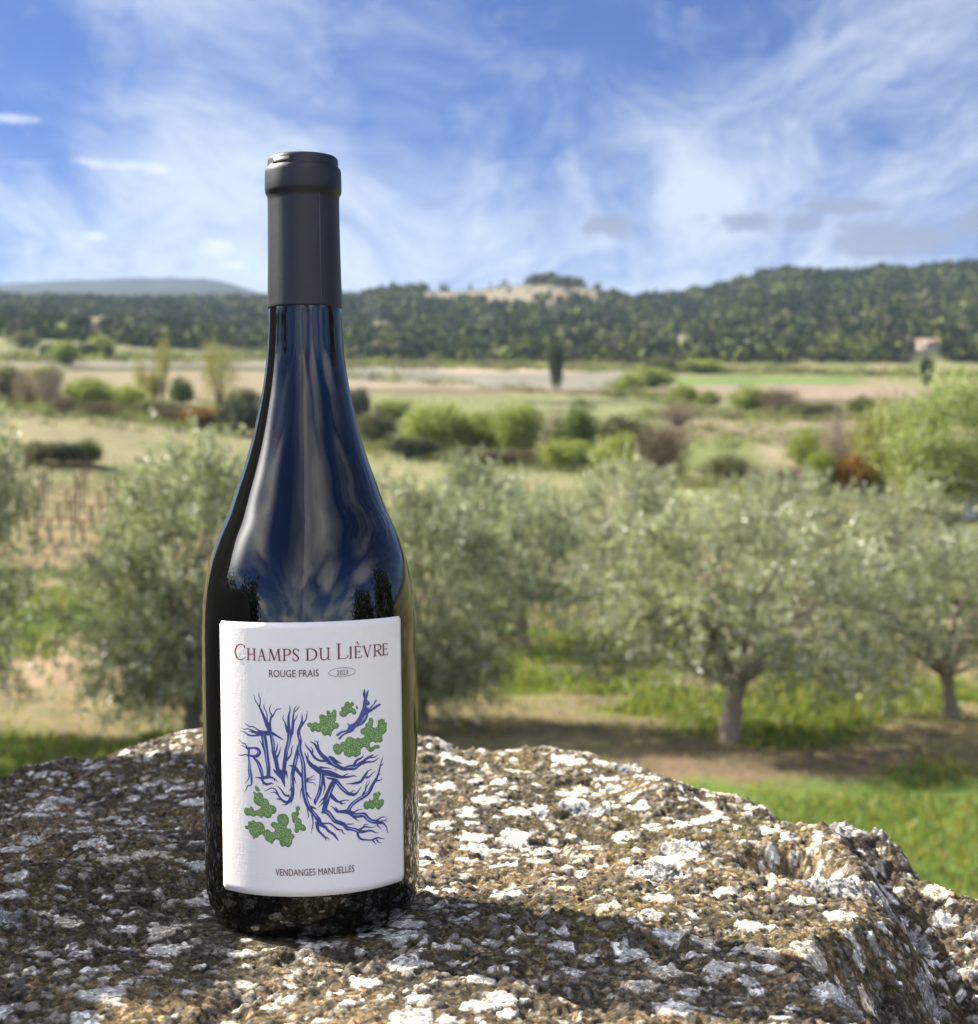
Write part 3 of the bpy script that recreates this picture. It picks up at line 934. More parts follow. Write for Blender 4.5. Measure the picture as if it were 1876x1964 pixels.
n.link(h, b.inputs['Height']); n.link(b.outputs[0], p.inputs['Normal'])
n.link(p.outputs[0], out.inputs[0])
M_paper = m

K, J = 64, 40
V, Fc = [], []
def lab_pt(i, j, lift):
    u, v = i / K, j / J
    th = TH0 + (TH1 - TH0) * u; z = ZB + (ZT - ZB) * v
    # rounded corners, 1.6 mm
    rc = 0.0013
    L = (TH1 - TH0) * BR
    du = min(u * L, (1 - u) * L); dv = min((z - ZB), (ZT - z))
    if du < rc and dv < rc:
        k_ = rc - math.sqrt(max(0, rc * rc - (rc - du) ** 2))
        if dv < k_: z += (k_ - dv) * (1 if v < .5 else -1)
    return on_bottle(th, z, lift)
for lift in (0.00001, 0.00004):
    for j in range(J + 1):
        for i in range(K + 1):
            V.append(lab_pt(i, j, lift))
W = K + 1; o2 = W * (J + 1)
for j in range(J):
    for i in range(K):
        a = j * W + i
        Fc.append((o2 + a, o2 + a + 1, o2 + a + 1 + W, o2 + a + W))
ring = [i for i in range(W)] + [j * W + K for j in range(1, J + 1)] + [J * W + i for i in range(K - 1, -1, -1)] + [j * W for j in range(J - 1, 0, -1)]
for q in range(len(ring)):
    a, b_ = ring[q], ring[(q + 1) % len(ring)]
    Fc.append((a, b_, b_ + o2, a + o2))
label = link('label', make_mesh('label', V, np.array(Fc), M_paper, smooth=False), bottle)

LIFT = [0.00010]
def next_lift():
    LIFT[0] += 1.2e-6
    return LIFT[0]


def catmull(P, n=5):
    P = np.asarray(P, float)
    if len(P) < 3: n = max(n, 3)
    Q = np.vstack([2 * P[0] - P[1], P, 2 * P[-1] - P[-2]])
    o = []
    for i in range(1, len(Q) - 2):
        p0, p1, p2, p3 = Q[i - 1], Q[i], Q[i + 1], Q[i + 2]
        for s in range(n):
            t = s / n
            o.append(0.5 * (2 * p1 + (p2 - p0) * t + (2 * p0 - 5 * p1 + 4 * p2 - p3) * t * t + (3 * p1 - p0 - 3 * p2 + p3) * t ** 3))
    o.append(Q[-2])
    return np.array(o)


class Art:
    """flat shapes printed on the label, given as (arc length, height) in metres"""
    def __init__(self): self.V, self.F = [], []

    def ribbon(self, P, lift=None):
        P = np.asarray(P, float); lift = lift or next_lift()
        t = np.gradient(P[:, :2], axis=0); t /= (np.linalg.norm(t, axis=1)[:, None] + 1e-12)
        nrm = np.stack([-t[:, 1], t[:, 0]], 1); o = len(self.V)
        for k in range(len(P)):
            for s in (1, -1):
                q = P[k, :2] + s * nrm[k] * P[k, 2] / 2
                self.V.append(on_bottle(q[0] / BR, q[1], lift))
        for k in range(len(P) - 1):
            a = o + 2 * k
            self.F.append((a + 1, a + 3, a + 2, a))

    def poly(self, P, lift=None):
        lift = lift or next_lift(); o = len(self.V)
        P = [(float(a), float(b)) for a, b in P]
        tris = geometry.tessellate_polygon([[Vector((a, b, 0)) for a, b in P]])
        todo = [tuple(P[k] for k in t) for t in tris]
        while todo:                      # cut long triangles so that the print follows the round of the glass
            a, b, c = todo.pop()
            if (b[0] - a[0]) * (c[1] - a[1]) - (b[1] - a[1]) * (c[0] - a[0]) < 0: b, c = c, b
            w = max(abs(a[0] - b[0]), abs(b[0] - c[0]), abs(c[0] - a[0]))
            if w > 0.0013:
                if abs(a[0] - b[0]) == w: p, q, r = a, b, c
                elif abs(b[0] - c[0]) == w: p, q, r = b, c, a
                else: p, q, r = c, a, b
                m_ = ((p[0] + q[0]) / 2, (p[1] + q[1]) / 2)
                todo += [(p, m_, r), (m_, q, r)]
                continue
            o = len(self.V)
            self.V += [on_bottle(k[0] / BR, k[1], lift) for k in (a, b, c)]
            self.F.append((o, o + 1, o + 2))

    def done(self, name, mat, parent=label):
        return link(name, make_mesh(name, self.V, self.F, mat), parent)


TILE = {'A': (560, 1620), 'B': (740, 1620), 'C': (560, 1820), 'D': (740, 1820)}
def art_pt(tile, x, y):
    ox, oy = TILE[tile]
    th, z = to_label(ox + x / 9.38, oy + y / 9.38)
    return th * BR, z


def strokes(txt, art, wmul=1.0):
    for line in txt.strip().splitlines():
        line = line.strip()
        if not line: continue
        P = []; tile = 'A'
        for tok in line.split():
            if tok in TILE: tile = tok; continue
            v = [float(q) for q in tok.split(',')]
            u, z = art_pt(tile, v[0], v[1])
            P.append((u, z, v[2] / 9.38 / 1.23401 * 0.0001895 * wmul))
        art.ribbon(catmull(P, 5))


VINES = """
A 385,205,6 400,290,18 440,390,26 490,465,34 520,520,44 560,600,56 600,690,66 640,790,80 680,880,110 720,960,120 745,1040,90 770,1090,60
A 497,160,6 500,240,18 528,330,26 525,430,30 515,490,34
A 615,420,6 610,500,24 650,590,24 680,680,26 680,780,30 690,860,50
A 785,430,6 735,530,24 745,620,26 785,680,40 765,740,44 745,830,46 740,920,80
A 1000,520,6 960,545,18 905,545,24 860,600,26 820,680,30 785,730,40
A 170,845,6 230,890,16 290,930,24 370,935,24 430,970,30 490,1020,40 580,1060,80 700,1080,110 800,1090,80 880,1130,50 960,1180,40 1060,1240,6
A 105,955,6 170,990,18 260,985,22 320,1005,28 390,1050,60 500,1090,90 580,1090,110
A 85,1040,6 150,1040,18 210,1080,28 270,1120,36 380,1135,40 500,1125,40 600,1100,60
A 265,1045,6 320,1040,24 370,1070,40
A 600,1120,130 630,1300,130 660,1500,110 690,1700,100 712,1876,95 C 712,100,95 710,190,100
A 500,1215,6 545,1290,24 590,1390,30 625,1500,30
A 765,1110,70 800,1250,90 815,1400,84 820,1500,84 860,1620,100 890,1760,96 915,1876,96 C 960,60,100 1010,150,110 1040,260,80 1080,410,6
A 910,1290,6 908,1360,26 890,1450,34 860,1530,44 860,1600,60
A 975,1375,6 965,1470,28 930,1560,40 890,1640,50
A 1050,665,6 1030,760,22 1070,830,28 1100,930,50 1130,1020,70 1160,1080,70
A 1170,460,6 1190,560,28 1160,700,50 1155,820,60 1165,950,70 1175,1080,80
A 1340,470,6 1285,540,24 1275,620,30 1255,750,40 1250,880,56 1245,1000,64 1220,1100,80
A 1400,465,6 1365,530,20 1300,605,26
A 1360,660,6 1320,750,24 1280,820,32 1265,900,40
A 1190,1050,140 1175,1180,100 1150,1320,90 1110,1450,90 1090,1600,90 1070,1750,90 1055,1876,90 C 1035,100,110 1040,200,90
A 1270,1340,6 1225,1420,26 1215,1530,30 1170,1610,44 1110,1680,60
A 1455,630,6 1455,750,34 1445,860,60 1400,970,70 1375,1060,76 1395,1160,80 1415,1270,76 1400,1400,80 1420,1530,84 1455,1650,88 1480,1780,90 C 1490,0,94 1495,200,110 1500,400,110 1510,550,104 1550,720,100 1610,850,100 1680,950,90 1750,1030,90 D 130,1130,110 180,1230,90 280,1290,60 360,1380,56 470,1450,56 530,1530,40 580,1595,10
A 1575,590,6 1560,680,24 1545,770,26 1490,850,36 1440,920,50
A 1395,1330,70 1360,1460,80 1325,1620,90 1290,1780,90 C 1265,0,90 1245,150,90 1240,300,84 1245,450,84 1240,580,84 1200,680,90 1130,740,70 1040,710,56 970,640,40 910,560,36 850,515,26 755,525,6
C 615,475,6 670,475,18 760,425,24 850,440,28 900,510,34 930,570,36
C 885,370,6 960,420,26 1020,500,36 1080,580,44 1180,600,60
C 870,665,6 920,665,24 980,680,36
C 1010,800,6 1050,790,16 1110,785,30 1160,730,50
C 1215,775,6 1235,700,22 1240,640,40
C 1155,500,6 1195,450,20 1220,400,20
C 1325,340,6 1300,260,20 1280,180,28
A 1155,1790,6 1230,1810,44 1300,1840,70 C 1370,60,70 1430,130,70 1470,200,60
C 1785,900,6 1710,860,44 1640,840,60
C 1675,675,6 1600,600,30 1560,520,40
C 1410,650,6 1425,520,20 1450,420,30
C 1745,155,6 1700,150,16 1640,195,22 1560,215,36
C 1750,250,6 1715,230,14 1640,240,20 1550,245,40
C 1770,380,6 1720,310,16 1640,295,22 1550,270,36
C 1570,1100,6 1600,1040,24 1580,940,26 1575,870,36
C 1650,1440,6 1680,1300,18 1700,1180,26 1680,1060,36 1670,1000,40
C 1710,1330,6 1690,1290,14 1680,1250,14
A 60,1560,6 120,1570,24 200,1555,26 270,1570,40 360,1590,50 460,1580,80 510,1500,90 470,1430,70 390,1405,40 300,1410,40 230,1410,40
A 60,1220,6 130,1295,20 190,1310,24 230,1380,34 280,1430,50
A 110,1355,6 170,1370,20 220,1410,34 270,1440,50
A 280,1430,56 275,1540,50 270,1600,40 285,1700,50 295,1876,70 C 325,120,60 340,230,50 335,330,36 310,365,30 255,370,26 230,430,26 175,520,6
C 270,0,36 285,150,30 265,230,24 185,330,6
A 360,1600,30 430,1670,60 490,1750,84 530,1850,90 C 565,100,80 580,180,70
C 410,180,6 480,190,30 560,200,50 640,190,70 720,180,60 790,190,50 840,220,36 930,280,6
C 830,215,30 845,250,20 860,285,6
C 560,220,60 600,290,50 660,335,56 720,330,44 775,315,36 830,340,6
C 600,375,6 590,330,20 585,310,26
C 815,0,10 870,60,60 940,120,90 1000,180,90
C 1135,215,6 1115,120,40 1090,40,70
B -178,1285,6 -128,1380,30 -48,1480,40 12,1580,50 80,1650,50 188,1695,50 320,1690,70 400,1740,90
B -38,1370,6 -3,1440,26 2,1520,34
B -68,1260,6 30,1310,40 100,1400,70 160,1510,80 240,1600,90 350,1680,110 480,1770,110 600,1840,90 700,1876,80 800,1868,70 900,1876,60 980,1840,70
B 690,1860,60 840,1820,80 960,1820,90 1050,1760,90 1130,1700,70 1200,1640,60 1290,1590,44 1355,1540,6
B 30,1225,6 100,1280,24 120,1330,30 130,1400,40
B 125,1235,6 122,1260,14 120,1290,20
B 1460,1555,6 1390,1600,24 1330,1620,30 1270,1610,36
B 1470,1620,6 1400,1680,28 1330,1715,34 1200,1720,44 1100,1760,60
B 1135,1545,6 1090,1620,40 980,1680,60 930,1760,70 900,1820,60
B 665,1755,6 590,1735,34 500,1690,70 440,1650,90 350,1600,60
B 280,1750,6 380,1760,40 460,1780,60
B -183,1500,6 -138,1600,36 -98,1700,60 -28,1790,90 62,1850,110 200,1945,130 D 350,90,130 480,130,110 600,170,80 720,180,56 830,165,40 920,150,28 985,180,6
B -123,1500,6 -98,1580,20 -108,1640,30
D 820,100,6 740,120,22 680,155,30
B 440,1870,6 300,1850,30 150,1840,60
D 545,30,6 510,20,16 480,10,24
D 200,90,90 195,250,80 180,380,84 150,520,90 100,640,80 60,720,80 60,800,6
D 240,100,40 240,220,60 260,350,44 270,430,30 225,580,6
D 290,170,6 340,200,36 420,215,50 500,250,90 560,310,90 620,390,90 700,470,84 780,540,76 860,560,70 930,565,60 990,520,34 1030,460,24 1080,385,6
D 940,470,6 890,490,20 840,530,34
D 480,270,110 420,380,130 370,500,130 320,620,140 300,720,140 280,820,110 260,900,110 240,950,90 180,970,6
D 140,760,6 210,680,30 280,620,50
D 140,850,6 180,790,20 240,740,40
D 390,560,90 440,620,80 510,690,70 580,730,44 640,710,30 740,690,22 830,700,6
D 600,730,36 660,760,24 735,760,6
D 600,750,30 640,780,18 670,810,6
D 250,920,110 340,970,100 420,1060,90 490,1150,90 590,1190,90 690,1230,90 760,1310,90 860,1330,80 950,1350,80 1030,1380,90 1130,1390,60 1220,1370,44 1310,1370,36 1380,1405,24 1460,1415,6
D 920,1215,6 860,1220,20 760,1225,30
D 1030,1350,50 1110,1300,44 1180,1280,36 1300,1300,20 1385,1265,6
D 1120,1280,30 1155,1230,22 1240,1225,6
D 990,1400,60 1010,1490,50 1070,1550,50 1160,1570,36 1280,1575,30 1370,1550,40 1440,1520,34 1510,1540,22 1600,1550,6
D 1320,1570,40 1370,1630,24 1410,1685,6
D 1410,1560,40 1460,1620,24 1525,1640,6
B 1560,1585,6 1530,1680,26 1500,1780,36 1480,1876,44 D 1450,120,50 1400,230,70 1340,330,80 1290,430,90 1230,530,90 1130,610,90 1010,680,90 900,760,90 830,840,90 780,930,100
B 1570,1720,6 1550,1770,20 1500,1810,30
D 1500,100,6 1485,120,14 1470,140,24
D 1540,180,6 1510,240,24 1440,255,36 1390,270,50
D 1275,240,6 1235,330,18 1190,400,26 1150,500,44 1100,590,60
D 1205,265,6 1180,360,22 1170,430,30
D 400,820,6 470,870,30 540,935,60 640,945,70 760,945,100 850,980,110 930,1030,110 1050,1020,110 1140,1020,110 1210,1090,100 1290,1150,90 1390,1170,90 1490,1190,70 1570,1210,44 1630,1290,28 1650,1370,20 1670,1430,6
D 490,830,6 530,880,24 560,920,30
D 1115,890,6 1010,905,24 940,945,36 880,960,40
D 910,1060,60 960,1110,30 1030,1165,6
D 1635,1060,6 1530,1070,24 1460,1110,36 1400,1150,50
D 1480,1170,50 1560,1150,24 1610,1130,20 1655,1095,6
D 1600,1145,14 1630,1155,10 1665,1160,6
D 1420,1220,44 1460,1280,24 1525,1335,6
D 730,325,6 850,325,30 960,310,60 1060,280,60 1120,200,70 1180,110,60 1230,40,30 1310,0,8
D 1380,45,6 1320,100,24 1250,170,36 1170,190,60
D 100,1170,90 110,1300,70 150,1390,50 230,1470,44 280,1520,40 300,1590,6
D 270,1510,40 330,1530,24 375,1580,6
D 200,1210,60 290,1205,34 390,1210,34 460,1260,34 560,1340,40 640,1350,32 670,1410,26 725,1445,6
"""
LIGHTS = """
A 595,1140,10 620,1280,26 650,1440,26 668,1600,22 690,1770,22 700,1870,8
A 790,1110,10 812,1230,26 818,1350,24 822,1470,8
A 1180,1100,10 1172,1250,26 1140,1400,26 1115,1540,8
A 1395,1110,10 1405,1170,30 1410,1230,10
A 1335,1590,10 1310,1720,28 1290,1790,10
C 1225,110,8 1215,220,24 1230,340,20 1240,410,8
A 1395,1330,10 1390,1450,22 1430,1590,24 1475,1720,22 1485,1876,24 C 1495,250,26 1505,420,24 1535,600,24 1580,740,22 1620,840,8
C 1685,930,10 1740,1010,22 1800,1080,8
A 290,1630,8 295,1760,22 295,1876,24 C 310,130,20 325,250,8
A 470,1700,8 510,1800,20 C 570,60,20 575,160,10
A 470,1450,8 495,1500,16 470,1560,8
B 310,1595,10 370,1640,22 420,1720,26 480,1775,20 555,1805,8
B 745,1850,10 830,1835,20 930,1835,22 1000,1805,8
D 195,105,12 185,260,26 165,400,10
D 155,460,10 115,590,24 65,710,10
D 530,295,10 600,370,24 680,450,24 760,520,8
D 440,390,8 390,490,24 350,600,24 325,690,10
D 275,935,10 370,1000,24 420,1080,24 500,1165,8
D 780,1320,10 870,1330,22 950,1355,22 1020,1395,8
D 1255,450,8 1200,540,24 1100,610,24 960,700,26 880,780,24 810,870,20 765,920,8
D 890,1010,10 980,1020,22 1080,1005,24 1160,1040,24 1220,1110,24 1290,1150,22 1390,1170,8
"""
MOSS = """
B -113,920 -90,870 -40,855 0,880 75,845 150,880 165,800 150,720 200,675 270,690 300,705 325,690 315,620 345,580 385,610 400,640 440,620 450,585 490,565 530,600 520,740 515,800 490,860 540,860 585,890 560,970 480,990 430,1060 410,1130 380,1155 340,1115 270,1140 215,1100 190,1045 130,1060 60,1030 0,1055 -40,1020 -60,960
B 595,650 610,610 650,590 635,520 700,500 720,440 750,400 810,395 830,440 870,395 915,420 915,460 880,480 890,530 950,560 970,620 950,660 900,670 860,630 800,640 740,710 660,720 610,690
B 960,490 985,475 1010,520 990,545 965,530
B 455,1420 480,1350 550,1320 620,1340 650,1285 720,1280 750,1210 820,1170 890,1185 950,1225 1010,1185 1060,1210 1150,1180 1140,1115 1080,1100 1065,1030 1110,985 1165,960 1175,890 1240,850 1250,780 1300,750 1345,790 1340,880 1330,940 1380,975 1430,950 1450,890 1450,810 1500,790 1545,770 1600,800 1600,860 1648,855 1640,930 1640,1010 1600,1080 1550,1120 1545,1190 1555,1240 1500,1290 1440,1280 1390,1295 1340,1265 1280,1290 1265,1350 1290,1400 1340,1390 1370,1360 1420,1360 1470,1345 1490,1390 1450,1425 1400,1420 1350,1470 1280,1500 1210,1450 1170,1390 1110,1400 1065,1460 1070,1530 1010,1590 950,1615 880,1590 810,1620 750,1590 700,1560 690,1490 650,1500 610,1550 550,1560 490,1520
D 1130,820 1150,750 1200,730 1245,725 1265,670 1290,700 1340,690 1355,640 1345,570 1400,535 1440,540 1470,510 1510,550 1480,600 1460,660 1400,710 1420,740 1450,690 1500,695 1545,675 1580,710 1570,790 1520,850 1480,900 1430,890 1400,860 1385,820 1370,870 1320,895 1260,870 1210,900 1150,880
C 380,510 420,520 450,550 520,530 580,560 610,660 680,670 720,730 740,800 820,820 880,860 885,940 840,990 790,1000 770,1060 710,1095 640,1070 600,1050 550,1085 490,1040 440,1030 380,1060 310,1030 240,1035 190,1000 175,930 210,870 260,880 310,885 315,840 370,870 410,940 470,920 530,890 555,840 500,820 450,790 400,750 380,690 400,620
C 415,410 440,380 500,430 520,480 480,500 430,470
C 195,1310 210,1270 265,1270 270,1180 330,1180 390,1145 440,1190 520,1185 600,1230 630,1310 640,1370 710,1350 760,1400 820,1415 860,1380 840,1320 770,1270 790,1200 860,1190 930,1215 910,1130 930,1040 1030,1005 1120,1030 1165,1120 1150,1210 1110,1270 1130,1330 1210,1340 1225,1400 1200,1445 1260,1450 1295,1500 1240,1570 1230,1660 1150,1740 1080,1710 1010,1725 965,1660 950,1590 880,1560 830,1600 790,1660 720,1620 650,1580 620,1500 560,1450 500,1480 460,1530 420,1520 385,1560 360,1500 300,1430 270,1340 220,1335
C 1320,870 1365,835 1415,870 1380,940 1390,1000 1345,1080 1390,1100 1450,1150 1440,1220 1510,1260 1545,1320 1500,1380 1400,1350 1380,1400 1320,1420 1285,1370 1310,1310 1295,1250 1310,1210 1250,1180 1240,1110 1225,1020 1270,970 1330,960
"""
HARE = """
B 1145,95 1165,170 1170,320 1140,330 1115,240 1115,170
B 1235,115 1225,220 1195,325 1174,322 1185,190
B 1140,318 1190,330 1250,380 1265,430 1220,470 1190,460 1185,490 1230,520 1280,545 1360,490 1440,440 1490,425 1500,455 1450,490 1350,560 1260,625 1230,640 1215,720 1170,810 1100,890 1010,930 950,960 900,1030 830,1070 740,1100 660,1150 610,1220 575,1215 575,1185 640,1120 720,1070 740,1050 660,1070 600,1110 550,1150 525,1140 530,1100 590,1060 660,1025 750,1010 780,960 790,910 765,870 775,855 820,890 900,860 980,780 1040,660 1090,540 1110,470 1110,400
B 1250,520 1290,524 1350,450 1412,360 1410,335 1385,340 1340,430
"""
RIBS = """
B 1190,675,6 1165,692,18 1120,715,4
B 1178,712,6 1150,735,16 1100,755,4
B 1145,762,4 1120,772,14 1090,785,4
B 1115,793,4 1095,803,12 1070,815,4
B 1082,840,4 1070,846,10 1050,852,4
B 1062,874,4 1050,880,9 1036,885,4
B 1192,385,6 1205,384,14 1216,386,5
"""
def polys(txt):
    for line in txt.strip().splitlines():
        t = line.split(); tile = t[0]
        yield [art_pt(tile, *map(float, q.split(','))) for q in t[1:]]


def smooth_closed(P, n=3):
    P = np.array(P); L = len(P); o = []
    for i in range(L):
        p0, p1, p2, p3 = P[i - 1], P[i], P[(i + 1) % L], P[(i + 2) % L]
        for s in range(n):
            t = s / n
            o.append(0.5 * (2 * p1 + (p2 - p0) * t + (2 * p0 - 5 * p1 + 4 * p2 - p3) * t * t + (3 * p1 - p0 - 3 * p2 + p3) * t ** 3))
    return np.array(o)


def inside(p, P):
    x, y = p; r = False; L = len(P)
    for i in range(L):
        a, b = P[i], P[i - 1]
        if (a[1] > y) != (b[1] > y) and x < (b[0] - a[0]) * (y - a[1]) / (b[1] - a[1]) + a[0]: r = not r
    return r


def ink(name, c, var=None):
    return mat_simple(name, c, 0.8, 0.2, var=var or 0)

M_vine = ink('blue_vine_ink', (0.080, 0.094, 0.260), 160); M_vl = ink('pale_blue_ink', (0.42, 0.48, 0.78))
M_moss = ink('green_ink', (0.185, 0.310, 0.110), 220); M_mdk = ink('dark_green_ink', (0.030, 0.062, 0.030)); M_dot = ink('pale_green_ink', (0.40, 0.56, 0.25))
M_hare = ink('violet_blue_ink', (0.105, 0.12, 0.33), 140); M_red = ink('maroon_ink', (0.20, 0.042, 0.060)); M_dark = ink('plum_grey_ink', (0.135, 0.062, 0.070)); M_oval = ink('grey_ink', (0.16, 0.145, 0.14))

dk, md, dots = Art(), Art(), Art()
rs = random.Random(5)
for P in polys(MOSS):
    Q = smooth_closed(P)
    big = len(P) > 6
    c = Q.mean(0)
    lv = 1e-6 * len(dk.F) / 400
    dk.poly(Q, 0.00006 + lv)
    # the lighter body sits a little up and to the left, leaving a dark lower rim
    Qs = Q + np.array([-0.00012, 0.00022])
    md.poly(Qs, 0.00009 + lv)
    lo, hi = Q.min(0), Q.max(0)
    if big:
        want = int((hi[0] - lo[0]) * (hi[1] - lo[1]) / (0.00078 ** 2))
        got = []
        for _ in range(want * 3):
            q = (rs.uniform(lo[0], hi[0]), rs.uniform(lo[1], hi[1]))
            if inside(q, Q) and inside((q[0], q[1] - 0.0011), Q) and inside((q[0] + .0005, q[1] + 0.0004), Q) and inside((q[0] - .0005, q[1]), Q) and all((q[0] - g[0]) ** 2 + (q[1] - g[1]) ** 2 > 0.00062 ** 2 for g in got):
                got.append(q)
        for q in got:
            r = rs.uniform(0.00018, 0.00030)
            dots.poly([(q[0] + r * math.cos(k * 1.0472), q[1] + r * math.sin(k * 1.0472)) for k in range(6)], 0.00012)
dk.done('moss_rim', M_mdk); md.done('moss_print', M_moss); dots.done('moss_dots', M_dot)
va = Art(); strokes(VINES, va); va.done('vine_lettering', M_vine)
vl = Art(); strokes(LIGHTS, vl, 0.85); vl.done('vine_highlights', M_vl)
ha = Art()
for P in polys(HARE): ha.poly(smooth_closed(P, 2))
ha.done('hare_print', M_hare)
ri = Art(); strokes(RIBS, ri); ri.done('hare_ribs', ink('white_ink', (0.62, 0.66, 0.80)))


# printed lines of text: a serif title drawn stroke by stroke, the rest in a plain sans
def title_letter(ch, u0, u1, z0, h, art):
    T, t = 0.00058 * (h / 0.0047) ** 0.5, 0.00024
    w = u1 - u0
    def S(pts, a, b=None):
        b = a if b is None else b
        P = np.array([(u0 + x * w, z0 + y * h) for x, y in pts])
        ws = np.linspace(a, b, len(P))
        art.ribbon(np.column_stack([P, ws]))
    def C(pts, ws):
        P = [(u0 + x * w, z0 + y * h, k) for (x, y), k in zip(pts, ws)]
        art.ribbon(catmull(P, 6))
    def stem(x, a=0.0, b=1.0, sb=True, st=True, k=T, e=0.16):
        S([(x, a), (x, b)], k)
        if sb: S([(x - e, a + .015), (x + e, a + .015)], t * .9)
        if st: S([(x - e, b - .015), (x + e, b - .015)], t * .9)
    if ch == 'C':
        C([(.93, .80), (.80, .95), (.58, 1.0), (.28, .90), (.08, .66), (.05, .42), (.18, .16), (.45, 0), (.75, .03), (.98, .20)], [t, t, t * 1.2, T * .8, T, T, T * .9, t * 1.5, t * 1.2, t])
        S([(.93, .96), (.94, .74)], t, t * .8)
    elif ch == 'H':
        stem(.2); stem(.8); S([(.2, .52), (.8, .52)], t)
    elif ch == 'A':
        S([(.52, 1.02), (.14, 0)], t); S([(.48, 1.02), (.84, 0)], T); S([(.27, .36), (.72, .36)], t)
        S([(0, .015), (.28, .015)], t * .9); S([(.68, .015), (1.02, .015)], t * .9)
    elif ch == 'M':
        S([(.19, 1), (.11, 0)], t); S([(.20, 1), (.50, .03)], T); S([(.50, .03), (.80, 1)], t); S([(.81, 1), (.88, 0)], T)
        for a, b, y in ((0, .22, .015), (.75, 1.0, .015), (.06, .24, .985), (.78, .96, .985)): S([(a, y), (b, y)], t * .9)
    elif ch in 'PR':
        stem(.24, e=.2 if ch == 'P' else .18)
        C([(.24, .97), (.5, .98), (.80, .92), (.90, .74), (.80, .56), (.5, .47), (.24, .47)], [t, t, T * .8, T, T * .8, t, t])
        if ch == 'R':
            S([(.50, .48), (.90, .02)], T); S([(.80, .015), (1.03, .015)], t * .9)
    elif ch == 'S':
        C([(.88, .80), (.72, .96), (.48, 1.0), (.22, .90), (.15, .72), (.32, .58), (.62, .44), (.85, .27), (.80, .09), (.52, 0), (.25, .04), (.10, .20)], [t, t, t * 1.3, t * 1.8, T * .8, T, T, T * .8, t * 1.8, t * 1.2, t, t])
        S([(.87, .98), (.89, .76)], t); S([(.10, .24), (.09, .01)], t)
    elif ch == 'D':
        stem(.2, e=.17)
        C([(.2, .97), (.5, .98), (.82, .84), (.96, .52), (.84, .18), (.52, .02), (.2, .03)], [t, t * 1.2, T * .9, T, T * .9, t * 1.2, t])
    elif ch == 'U':
        S([(.2, 1), (.2, .3)], T); C([(.2, .32), (.24, .12), (.44, .0), (.66, .06), (.80, .24)], [T, T * .9, t * 1.5, t, t]); S([(.82, 1), (.82, 0)], T * .8)
        for a, b, y in ((.04, .36, .985), (.66, .96, .985), (.82, 1.0, .015)): S([(a, y), (b, y)], t * .9)
    elif ch == 'L':
        stem(.24, e=.2); C([(.2, .02), (.5, .02), (.8, .04), (.96, .10), (1.0, .26)], [t, t, t, t * 1.2, t])
    elif ch == 'I':
        stem(.5, e=.42)
    elif ch in 'EG':
        stem(.24, e=.2)
        for y, e in ((.98, .86), (.52, .72), (.02, .92)): S([(.24, y), (e, y)], t)
        S([(.86, 1.0), (.85, .82)], t); S([(.72, .62), (.72, .42)], t); S([(.92, 0), (.97, .20)], t)
    elif ch == 'V':
        S([(.14, 1), (.54, -.02)], T); S([(.52, -.02), (.86, 1)], t); S([(0, .985), (.3, .985)], t * .9); S([(.72, .985), (1, .985)], t * .9)


E = lambda x, y: to_label(540 + x / 4.69, 1500 + y / 4.69)
Uc = lambda x, y: E(x, y)[0] * BR
ti = Art()
zb = E(640, 299)[1]
for ch, x0, x1, y, big in (('C', 80, 197, 275, 1), ('H', 206, 317, 283, 0), ('A', 328, 427, 292, 0), ('M', 445, 590, 296, 0), ('P', 603, 703, 299, 0), ('S', 713, 793, 302, 0),
                           ('D', 857, 988, 299, 0), ('U', 1003, 1136, 295, 0), ('L', 1196, 1328, 288, 1), ('I', 1338, 1382, 280, 0), ('E', 1394, 1480, 277, 0), ('V', 1488, 1592, 268, 0),
                           ('R', 1600, 1702, 258, 0), ('E', 1702, 1770, 245, 0)):
    title_letter(ch, Uc(x0, y), Uc(x1, y), zb, 0.0057 if big else 0.0043, ti)
gx = Uc(1436, 130)
ti.ribbon([(gx - .0004, zb + .0060, .0005), (gx + .0004, zb + .0047, .00012)])
ti.done('title_lettering', M_red)


def sans(text, u0, u1, z0, h, name, mat):
    cu = bpy.data.curves.new(name, 'FONT'); cu.body = text; cu.resolution_u = 3; cu.fill_mode = 'FRONT'
    o = bpy.data.objects.new(name, cu); col.objects.link(o)
    bpy.context.view_layer.update()
    me = bpy.data.meshes.new_from_object(o.evaluated_get(bpy.context.evaluated_depsgraph_get()))
    bpy.data.objects.remove(o); bpy.data.curves.remove(cu)
    co = np.array([v.co[:] for v in me.vertices]); lo, hi = co.min(0), co.max(0)
    cap = 0.0 if not text else None
    lift = next_lift()
    base, top = 0.0, hi[1]
    U = u0 + (co[:, 0] - lo[0]) / (hi[0] - lo[0]) * (u1 - u0)
    Z = z0 + (co[:, 1] - base) / (top - base) * h
    V = [on_bottle(u / BR, z, lift) for u, z in zip(U, Z)]
    Fc = [tuple(f.vertices) for f in me.polygons]
    bpy.data.meshes.remove(me)
    link(name, make_mesh(name, V, Fc, mat), label)


